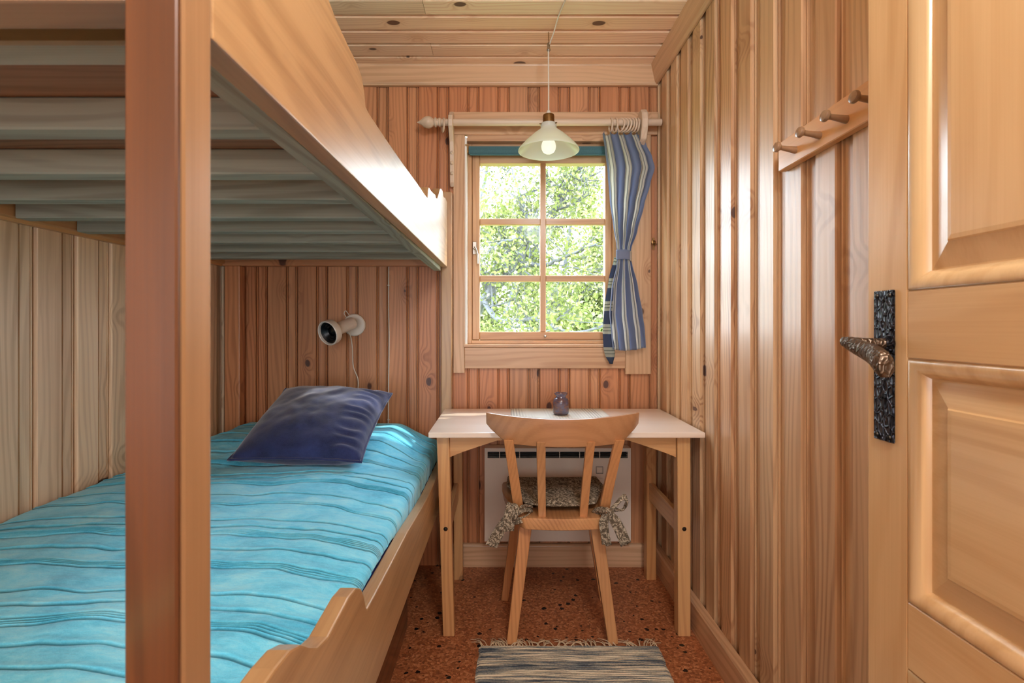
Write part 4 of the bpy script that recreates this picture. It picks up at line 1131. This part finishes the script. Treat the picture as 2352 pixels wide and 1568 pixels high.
# left ties
ribbon('tie', [W(1222, 1168, 1.83), W(1203, 1166, 1.80), W(1190, 1172, 1.775)], [(0.022, (0, 0, 1)), (0.030, (0.2, 0, 1)), (0.034, (0.3, 0, 1))], roll=0.010)
ribbon('tie', [W(1222, 1176, 1.84), W(1205, 1190, 1.80), W(1184, 1196, 1.775)], [(0.018, (0, 0, 1)), (0.024, (0.2, 0, 1)), (0.022, (0.3, 0, 1))], roll=0.008)
ribbon('tie', [W(1172, 1154, 1.768), W(1172, 1178, 1.760), W(1168, 1204, 1.764), W(1165, 1219, 1.768)], [(0.018, (1, 0, -0.5)), (0.038, (1, 0, -0.1)), (0.040, (1, 0, 0)), (0.046, (1, 0, 0))])
ribbon('tie', [W(1168, 1190, 1.772), W(1152, 1212, 1.774), W(1138, 1236, 1.778), W(1128, 1254, 1.782)], [(0.034, (1, 0, -0.6)), (0.036, (1, 0, -0.6)), (0.038, (1, 0, -0.45)), (0.042, (1, 0, -0.35))])
# right ties: knot, loop and two tails
ribbon('tie', [W(1362, 1174, 1.84), W(1378, 1172, 1.80), W(1392, 1178, 1.768)], [(0.020, (0, 0, 1)), (0.028, (0.1, 0, 1)), (0.024, (0.2, 0, 1))], roll=0.010)
ribbon('tie', [W(1394, 1178, 1.764), W(1412, 1160, 1.760), W(1432, 1141, 1.764), W(1441, 1152, 1.772), W(1432, 1169, 1.782), W(1414, 1172, 1.78), W(1398, 1182, 1.775)], [(0.014, (0.5, 0.3, 1)), (0.028, (0.4, 0.6, 1)), (0.024, (0.4, 1, 0.6)), (0.024, (0.1, 1, 0.2)), (0.022, (0.3, 0.8, -1)), (0.016, (0.3, 0.3, 1))], n=6)
ribbon('tie', [W(1392, 1180, 1.764), W(1388, 1200, 1.758), W(1390, 1225, 1.764), W(1395, 1252, 1.77)], [(0.026, (1, 0, 0.1)), (0.034, (1, 0.2, 0)), (0.030, (1, 0.3, 0)), (0.036, (1, 0.2, -0.15))], roll=0.012)
ribbon('tie', [W(1398, 1176, 1.758), W(1412, 1195, 1.756), W(1426, 1222, 1.762), W(1438, 1250, 1.768)], [(0.018, (1, 0, 0.6)), (0.036, (1, 0, 0.4)), (0.036, (1, 0, 0.35)), (0.038, (1, 0, 0.5))])
build('knot', MB().tube(sp_pts([W(1386, 1174, 1.765), W(1394, 1170, 1.752), W(1402, 1178, 1.750), W(1398, 1188, 1.757), W(1388, 1186, 1.765)], 4), [0.008]*17, 10), M['print'], pad, smooth=True)
build('knot', MB().tube(sp_pts([W(1176, 1160, 1.775), W(1186, 1162, 1.758), W(1188, 1176, 1.752), W(1182, 1190, 1.757), W(1176, 1192, 1.77)], 4), [0.007]*17, 10), M['print'], pad, smooth=True)

# ------------------------------------------------------------------ heater
ht = thing('panel_heater', (0.25, YF, 0.14), 'flat beige electric panel heater on the wall under the desk', 'heater')
HY = 2.325
def HX(px): return (px-1152)*HY/1200
def HZ(py): return 1.1+(748-py)*HY/1200
hx0, hx1, hz0, hz1 = HX(1113), HX(1449), HZ(1243), HZ(1029)
hm = MB(); gz0, gz1 = HZ(1052), HZ(1037); gx0, gx1 = HX(1120), HX(1442)
hm.box(hx0, hx1, HY, YF-0.012, hz0, gz0); hm.box(hx0, hx1, HY, YF-0.012, gz1, hz1); hm.box(hx0, gx0, HY, YF-0.012, gz0, gz1); hm.box(gx1, hx1, HY, YF-0.012, gz0, gz1)
build('body', hm, M['heater'], ht, bevel=0.0)
build('grille_back', MB().box(gx0, gx1, HY+0.03, HY+0.034, gz0, gz1), M['black'], ht)
for k in range(2):
    z_ = gz0+(gz1-gz0)*(k+1)/3; build('grille_bar', MB().box(gx0, gx1, HY+0.002, HY+0.012, z_-0.0012, z_+0.0012), M['darkm'], ht)
for k in range(7):
    x_ = gx0+(gx1-gx0)*(k+0.6)/7; build('grille_divider', MB().box(x_-0.0015, x_+0.0015, HY+0.001, HY+0.014, gz0, gz1), M['heater'], ht)
hm = MB(); a, b, c, d = HX(1369), HX(1385), HZ(1087), HZ(1071); f_ = 0.0015
hm.box(a, b, HY-0.002, HY, c, c+f_); hm.box(a, b, HY-0.002, HY, d-f_, d); hm.box(a, a+f_, HY-0.002, HY, c+f_, d-f_); hm.box(b-f_, b, HY-0.002, HY, c+f_, d-f_)
build('switch_frame', hm, M['darkm'], ht)
build('switch', MB().box(a+0.004, b-0.004, HY-0.003, HY, c+0.004, d-0.004), M['heater'], ht, bevel=0.0008)
build('thermostat_wheel', MB().box(HX(1369), HX(1384), HY-0.003, HY, HZ(1100), HZ(1097)), M['heater'], ht, bevel=0.001)
build('wall_bracket', MB().box(HX(1160), HX(1400), YF-0.0115, YF-0.0005, hz0+0.05, hz1-0.05), M['darkm'], ht)

# ------------------------------------------------------------------ pendant lamp
pd = thing('pendant_lamp', (0.191, 2.12, 1.78), 'white cone glass pendant lamp hanging from the ceiling before the window', 'lamp')
LX, LY = 0.191, 2.12
def LZ(py): return 1.1+(748-py)*LY/1200
zr = LZ(345)
sh = [(0.0245, LZ(283)), (0.031, LZ(283)-0.002), (0.033, LZ(290)), (0.031, LZ(293)), (0.036, LZ(298)), (0.060, LZ(308)), (0.095, LZ(326)), (0.121, LZ(342)), (0.1235, LZ(345)), (0.1235, LZ(347)), (0.1215, LZ(347)), (0.1190, LZ(343.5)), (0.093, LZ(328)), (0.058, LZ(310)), (0.034, LZ(300)), (0.0235, LZ(294))]
build('lamp_shade', MB().lathe([(r, z-zr) for r, z in sh], (LX, LY, zr), (0, 0, 1), 64), M['opal'], pd, smooth=True, sharp=50)
build('socket', MB().lathe([(0, LZ(283)-zr-0.01), (0.0235, LZ(283)-zr-0.01), (0.0235, LZ(268)-zr), (0.022, LZ(264)-zr), (0.010, LZ(262)-zr), (0, LZ(262)-zr)], (LX, LY, zr), (0, 0, 1), 32), M['brass'], pd, smooth=True)
build('cord_grip', MB().lathe([(0.010, LZ(263)-zr), (0.008, LZ(256)-zr), (0.004, LZ(253)-zr), (0, LZ(252)-zr)], (LX, LY, zr), (0, 0, 1), 20), M['cable'], pd, smooth=True)
build('bulb', MB().lathe([(0.0, LZ(353)-zr), (0.012, LZ(352.6)-zr), (0.022, LZ(349)-zr), (0.028, LZ(343)-zr), (0.030, LZ(336)-zr), (0.0275, LZ(329)-zr), (0.020, LZ(320)-zr), (0.014, LZ(312)-zr), (0.0135, LZ(296)-zr), (0, LZ(295)-zr)], (LX, LY, zr), (0, 0, 1), 32), M['bulb'], pd, smooth=True)
for a in (R(200), R(320), R(80)):
    build('set_screw', MB().tube([(LX+0.022*math.cos(a), LY+0.022*math.sin(a), LZ(287)), (LX+0.040*math.cos(a), LY+0.040*math.sin(a), LZ(287))], 0.0022, 8), M['brass'], pd, smooth=True)
zc_ = 2.285
cpts = sp_pts([(LX, LY, LZ(255)), (LX, LY, LZ(200)), (LX-0.0005, LY, LZ(150)), (LX, LY, 2.232), (LX+0.004, LY-0.006, 2.242), (LX+0.016, LY-0.05, 2.262), (LX+0.026, LY-0.12, 2.2805), (LX+0.040, LY-0.22, 2.2825), (LX+0.052, LY-0.32, 2.283), (LX+0.060, LY-0.60, 2.283), (LX+0.05, LY-1.2, 2.283), (LX+0.02, 0.05, 2.283)])
build('cord', MB().tube(cpts, 0.0027, 8), M['cable'], pd, smooth=True)
build('ceiling_hook', MB().tube([(LX, LY, 2.292), (LX, LY, 2.262), (LX, LY-0.006, 2.252), (LX+0.001, LY-0.009, 2.243), (LX+0.001, LY-0.004, 2.234), (LX, LY+0.003, 2.233), (LX, LY+0.006, 2.240)], 0.0016, 8), M['brass'], pd, smooth=True)
build('cord_adjuster', MB().lathe([(0, 0), (0.006, 0), (0.008, 0.004), (0.0065, 0.010), (0.005, 0.020), (0.0065, 0.028), (0.004, 0.034), (0, 0.034)], (LX, LY, 2.214), (0, 0, 1), 16), M['nickel'], pd, smooth=True)

# ------------------------------------------------------------------ peg rack on the right wall
pg = thing('peg_rack', (XR, 1.1, 1.487), 'pine coat rack board with turned wooden pegs on the right wall', 'coat rack')
build('rack_board', MB().hexa([(XR-0.020, 0.82, 1.491), (XR, 0.82, 1.491), (XR, 1.312, 1.486), (XR-0.020, 1.312, 1.486)], [(XR-0.020, 0.82, 1.572), (XR, 0.82, 1.572), (XR, 1.312, 1.557), (XR-0.020, 1.312, 1.557)]), M['leg'], pg, axis='y', bevel=0.002)
for yb in (1.235, 1.140, 1.052, 0.965, 0.88):
    build('peg', MB().lathe([(0, 0), (0.0085, 0), (0.0065, 0.020), (0.0055, 0.036), (0.0075, 0.040), (0.0115, 0.044), (0.0120, 0.047), (0.0105, 0.051), (0.006, 0.053), (0, 0.0535)], (XR-0.0202, yb, 1.515), (-1, -0.10, 0.12), 20), M['peg'], pg, axis='x', smooth=True)

# ------------------------------------------------------------------ door, opened against the right wall
XD = 0.600
door = thing('door_1', (XD+0.02, 0.45, 0), 'pine panelled door standing open at the right', None, kind='structure')
DY0, DY1 = 0.050, 0.856
SW = 0.083
build('stile', MB().box(XD, XD+0.040, DY1-SW, DY1, 0.01, 2.02), M['door'], door, axis='z', bevel=0.002, seg=2)
build('stile', MB().box(XD, XD+0.040, DY0, DY0+SW, 0.01, 2.02), M['door'], door, axis='z', bevel=0.002, seg=2)
rails = [(0.01, 0.150), (0.594, 0.692), (1.052, 1.151), (1.62, 1.72), (1.93, 2.02)]
for (a, b) in rails: build('rail', MB().box(XD, XD+0.040, DY0+SW+0.0002, DY1-SW-0.0002, a, b), M['door'], door, axis='y', bevel=0.0015)
def rect_loft(steps, ya, yb, za, zb, xf):
    mb = MB(); vs = []
    for (ins, dep) in steps: vs += [(xf+dep, ya+ins, za+ins), (xf+dep, yb-ins, za+ins), (xf+dep, yb-ins, zb-ins), (xf+dep, ya+ins, zb-ins)]
    fs = []
    for i in range(len(steps)-1):
        for k in range(4):
            a = i*4+k; b = i*4+(k+1) % 4; fs.append((a, a+4, b+4, b))
    return mb, vs, fs
for (a, b) in zip(rails[:-1], rails[1:]):
    za, zb = a[1], b[0]; ya, yb = DY0+SW, DY1-SW
    mb, vs, fs = rect_loft([(0, 0.014), (0, 0.003), (0.0015, 0.0032), (0.0018, 0.0), (0.004, -0.0012), (0.009, -0.0012), (0.015, 0.0008), (0.020, 0.0040), (0.024, 0.0080), (0.027, 0.0125), (0.028, 0.0145)], ya, yb, za, zb, XD)
    mb.add(vs, fs); build('moulding', mb, M['door'], door, axis='z', smooth=True, sharp=60)
    mb, vs, fs = rect_loft([(0.0, 0.016), (0.030, 0.014), (0.064, 0.006), (0.066, 0.0035), (0.072, 0.003)], ya, yb, za, zb, XD)
    n = len(vs); fs.append((n-4, n-3, n-2, n-1))
    for v in [(XD+0.030, ya, za), (XD+0.030, yb, za), (XD+0.030, yb, zb), (XD+0.030, ya, zb)]: vs.append(v)
    fs += [(1, 0, n, n+1), (2, 1, n+1, n+2), (3, 2, n+2, n+3), (0, 3, n+3, n), (n+3, n+2, n+1, n)]
    mb.add(vs, fs); build('panel', mb, M['door'], door, axis='z' if zb-za > 0.40 and za > 1 else 'y')
# handle plate: y extents from the photo
dA = XD*1200/(2012-1152); dB = XD*1200/(2058-1152)
pz1, pz0 = 1.1+(748-667)*0.816/1200, 1.1+(748-1012)*0.816/1200
hp = build('handle_plate', MB().box(XD-0.0045, XD-0.0002, dB, dA, pz0, pz1), M['iron'], door, axis='z', bevel=0.0015)
for yv in (dB+0.008, dA-0.008):
    for zv in (pz0+0.008, pz1-0.008):
        build('screw', MB().lathe([(0, 0), (0.0038, 0), (0.003, 0.0018), (0, 0.0022)], (XD-0.0045, yv, zv), (-1, 0, 0), 12), M['darkm'], hp, smooth=True)
yk = (dA+dB)/2-0.001; zk = 1.1+(748-920)*0.816/1200
build('keyhole', MB().lathe([(0, 0), (0.0038, 0), (0.0038, 0.0008), (0, 0.0008)], (XD-0.0044, yk, zk+0.007), (-1, 0, 0), 14).box(XD-0.0052, XD-0.0044, yk-0.0018, yk+0.0018, zk-0.009, zk+0.006), M['black'], hp)
zl = 1.1+(748-788)*0.81/1200; yl = 0.802
build('rosette', MB().lathe([(0, 0), (0.0125, 0), (0.0125, 0.003), (0.0095, 0.006), (0.0085, 0.010), (0.0, 0.010)], (XD-0.0045, yl, zl), (-1, 0, 0), 24), M['iron'], door, smooth=True)
# lever: shank out from the door, then bar back toward the hinge side (toward the camera)
def lev():
    A_ = sp_pts([(XD-0.013, yl, zl), (XD-0.035, yl, zl), (XD-0.060, yl, zl+0.001), (XD-0.069, yl-0.006, zl)], 5)
    mb = MB().tube(A_, [0.0085]*len(A_), 12)
    B_ = [Vector(p) for p in ((XD-0.074, yl+0.002, zl+0.003), (XD-0.072, yl-0.012, zl), (XD-0.073, yl-0.026, zl-0.004), (XD-0.073, yl-0.040, zl-0.0075), (XD-0.074, yl-0.054, zl-0.011), (XD-0.076, yl-0.068, zl-0.015), (XD-0.080, yl-0.082, zl-0.020), (XD-0.083, yl-0.096, zl-0.0255), (XD-0.084, yl-0.103, zl-0.028))]
    hs = [0.007, 0.0105, 0.0115, 0.0125, 0.0135, 0.0150, 0.0170, 0.0175, 0.0140]; ws = [0.006, 0.0085, 0.009, 0.0092, 0.0098, 0.0105, 0.0125, 0.013, 0.0100]
    vs = []; n = 8
    for p, h, w_ in zip(B_, hs, ws):
        for k in range(n):
            a = 2*math.pi*(k+0.5)/n; vs.append(p+Vector((math.cos(a)*w_*1.08, 0, math.sin(a)*h*1.08)))
    # hammered notches: pinched rings between the stations
    fs = [(i*n+k, i*n+(k+1) % n, (i+1)*n+(k+1) % n, (i+1)*n+k) for i in range(len(B_)-1) for k in range(n)]+[tuple(range(n))[::-1], tuple((len(B_)-1)*n+k for k in range(n))]
    return mb.add(vs, fs)
lo_ = build('door_handle', lev(), M['lever'], door, bevel=0.0012, smooth=True, sharp=25)

# ------------------------------------------------------------------ rag rug
rug = thing('rag_rug', (0.22, 1.2, 0), 'grey and cream woven rag rug on the cork floor before the chair', 'rug')
P = []; st = []
yv = 0.45; rows_ = []
while yv < 1.788: rows_.append(yv); yv += 0.0026
for j, yv in enumerate(rows_):
    row = []
    ph = (j % 4)
    for i in range(61):
        u = i/60; ed = 0.0045*nz(0, yv*30, 1, 2.0+(i > 30))
        t = (1.79-yv)
        x = -0.080+0.008*nz(yv*3, 0, 1, 6)+ed-0.006*t + (0.613+0.0*t)*u
        wv = 0.006*nz(x*7, yv*1.5, 1, 9)*min(1, (1.788-yv)*6+0.3)
        z = 0.0065+0.0022*math.sin(j*math.pi/2.0+2.0*nz(x*9, yv*2, 1, 5))+0.0012*nz(x*60, yv*90, 1, 4)
        if i in (0, 60): z = 0.002
        row.append((x, yv+wv, max(z, 0.001))); st.append((x, yv, 0))
    P.append(row)
build('weave', MB().grid(P), M['rug'], rug, smooth=True, attrs={'st': st}, sharp=80)
random.seed(5)
fm = MB()
x = -0.068
while x < 0.535:
    n = random.randint(2, 4)
    dx = random.uniform(-0.03, 0.035)
    for k in range(n):
        L_ = random.uniform(0.025, 0.055); q = dx+random.uniform(-0.012, 0.012); z1 = random.uniform(0.004, 0.012)
        fm.tube([(x, 1.782, 0.007), (x+q*0.35, 1.782+L_*0.4, 0.006+z1*0.6), (x+q*0.8, 1.782+L_*0.75, 0.004+z1*0.4), (x+q*1.3, 1.782+L_, 0.0025)], [0.0016, 0.0014, 0.0012, 0.0009], 5)
    x += random.uniform(0.007, 0.016) if random.random() > 0.12 else random.uniform(0.03, 0.05)
build('fringe', fm, M['fringe'], rug, kind='stuff', smooth=True)

# ------------------------------------------------------------------ outside: trees
rng = np.random.default_rng(4)
def make_tree(name, limbs, base, label, leaf_n, leaf_size, spread, depth, seed, leafbox=None, crown=None, sub=5, group=None):
    rnd = random.Random(seed)
    root = thing(name, base, label, 'tree', group)
    bm_ = MB(); tips = []
    def grow(p, d, L_, r, lv):
        pts = [p]; q = p.copy(); dd = d.copy(); n = 5
        for i in range(n):
            dd = (dd+Vector((rnd.uniform(-1, 1), rnd.uniform(-1, 1), rnd.uniform(-0.7, 0.9)))*0.24).normalized()
            q = q+dd*L_/n; pts.append(q.copy())
        bm_.tube(pts, [r*(1-0.65*i/n) for i in range(n+1)], 5 if lv > 1 else 7)
        if lv >= depth:
            tips.extend(pts[1:]); return
        for i in range(1, n+1):
            if lv >= 1: tips.append(pts[i])
            for _ in range(1 if rnd.random() < 0.75 else 2):
                a = (dd+Vector((rnd.uniform(-1, 1), rnd.uniform(-1, 1), rnd.uniform(-0.8, 1)))*1.1).normalized()
                grow(pts[i], a, L_*rnd.uniform(0.45, 0.7), r*(1-0.65*i/n)*0.62, lv+1)
    for (pts, r0, r1) in limbs:
        q = sp_pts(pts, 5); m = len(q); bm_.tube([v+Vector((rnd.uniform(-1, 1), 0, rnd.uniform(-1, 1)))*r0*0.35 for v in q], [(r0+(r1-r0)*i/(m-1))*(1+0.16*math.sin(i*2.3)) for i in range(m)], 9)
        for i in range(2, m):
            if rnd.random() < 0.62:
                a = Vector((rnd.uniform(-1, 1), rnd.uniform(-0.8, 0.8), rnd.uniform(-0.4, 1))).normalized()
                grow(q[i], a, spread*rnd.uniform(0.7, 1.2), (r0+(r1-r0)*i/(m-1))*0.5, 0)
    build('trunk', bm_, M['bark'], root, smooth=True)
    T = np.array([tuple(t) for t in tips]); idx = rng.integers(0, len(T), leaf_n)
    C_ = T[idx]+rng.normal(0, 0.10, (leaf_n, 3))
    leaves(root, C_, leaf_size)
    return root
def leaves(root, C_, s0):
    n = len(C_)
    a = rng.normal(0, 1, (n, 3)); a /= np.linalg.norm(a, axis=1)[:, None]; b = rng.normal(0, 1, (n, 3)); b -= a*(a*b).sum(1)[:, None]; b /= np.linalg.norm(b, axis=1)[:, None]
    s = s0*rng.uniform(0.6, 1.25, n)[:, None]; nn = np.cross(a, b)
    V = np.stack([C_-a*s*0.5, C_-b*s*0.33+nn*s*0.08, C_+a*s*0.6, C_+b*s*0.33+nn*s*0.08], 1).reshape(-1, 3)
    Fq = np.arange(n*4).reshape(-1, 4)
    me = bpy.data.meshes.new('foliage'); org = ORG[root.name]
    me.vertices.add(n*4); me.vertices.foreach_set('co', (V-np.array(org)).astype(np.float32).ravel())
    me.loops.add(n*4); me.loops.foreach_set('vertex_index', Fq.astype(np.int32).ravel())
    me.polygons.add(n); me.polygons.foreach_set('loop_start', np.arange(0, n*4, 4, dtype=np.int32)); me.polygons.foreach_set('loop_total', np.full(n, 4, dtype=np.int32))
    me.update(calc_edges=True); me.validate()
    at = me.attributes.new('tone', 'FLOAT', 'POINT'); at.data.foreach_set('value', np.repeat(rng.uniform(0, 1, n), 4).astype(np.float32))
    me.materials.append(M['leaf'])
    o = bpy.data.objects.new('foliage', me); COL.objects.link(o); o.parent = root; o['kind'] = 'stuff'; ORG[o.name] = org
    return o
def V_(px, py, d): return Vector(((px-1152)*d/1200, d, 1.1+(748-py)*d/1200))
limbs = [([(-0.9, 6.3, -0.56), (-0.55, 6.2, 0.6), V_(1110, 690, 6.0), V_(1165, 630, 6.0), V_(1200, 590, 5.9), V_(1228, 555, 5.8)], 0.085, 0.050),
         ([V_(1228, 555, 5.8), V_(1262, 500, 5.8), V_(1290, 445, 5.9), V_(1320, 395, 6.0), V_(1345, 340, 6.1), (1.4, 6.3, 3.6)], 0.050, 0.018),
         ([V_(1195, 597, 5.9), V_(1240, 610, 5.6), V_(1300, 590, 5.4), V_(1370, 560, 5.2)], 0.030, 0.010),
         ([V_(1228, 555, 5.8), V_(1205, 480, 5.9), V_(1180, 400, 6.1), (0.0, 6.3, 3.4)], 0.030, 0.010),
         ([(-0.55, 6.2, 0.6), (-0.75, 6.0, 1.7), (-0.6, 6.1, 2.6), (-0.8, 6.2, 3.6)], 0.055, 0.015),
         ([V_(1110, 690, 6.0), V_(1150, 735, 5.6), V_(1230, 735, 5.4), V_(1320, 765, 5.2), (1.3, 5.3, 1.2)], 0.030, 0.010)]
make_tree('tree', limbs, (-0.9, 6.3, -0.55), 'leaning tree with pale lichened branches just outside the window', 13000, 0.045, 0.60, 2, 12)
for i, (bx, by, h, n) in enumerate(((-0.5, 8.6, 3.8, 26000), (1.35, 10.2, 4.6, 34000))):
    lb = [([(bx, by, -0.6), (bx+0.2, by, 0.8), (bx-0.1, by+0.2, 2.0), (bx+0.3, by, h)], 0.09, 0.02), ([(bx+0.1, by, 0.5), (bx+0.6, by-0.3, 1.4), (bx+0.8, by, 2.6)], 0.05, 0.015), ([(bx+0.1, by, 0.3), (bx-0.6, by-0.2, 1.2), (bx-0.8, by, 2.4)], 0.05, 0.015),
          ([(bx, by, 0.0), (bx+0.4, by-0.2, 0.7), (bx+0.9, by-0.3, 1.2)], 0.04, 0.012), ([(bx, by, 0.0), (bx-0.4, by-0.2, 0.7), (bx-0.9, by-0.3, 1.2)], 0.04, 0.012)]
    make_tree('bushy_tree', lb, (bx, by, -0.6), ['bushy tree in fresh leaf beyond the leaning tree, seen at the left panes', 'bushy tree in fresh leaf beyond the leaning tree, seen at the right panes'][i], n, 0.075, 0.62, 2, 30+i)
print('TRIS', sum(len(o.data.polygons) for o in S.objects if o.type == 'MESH'))
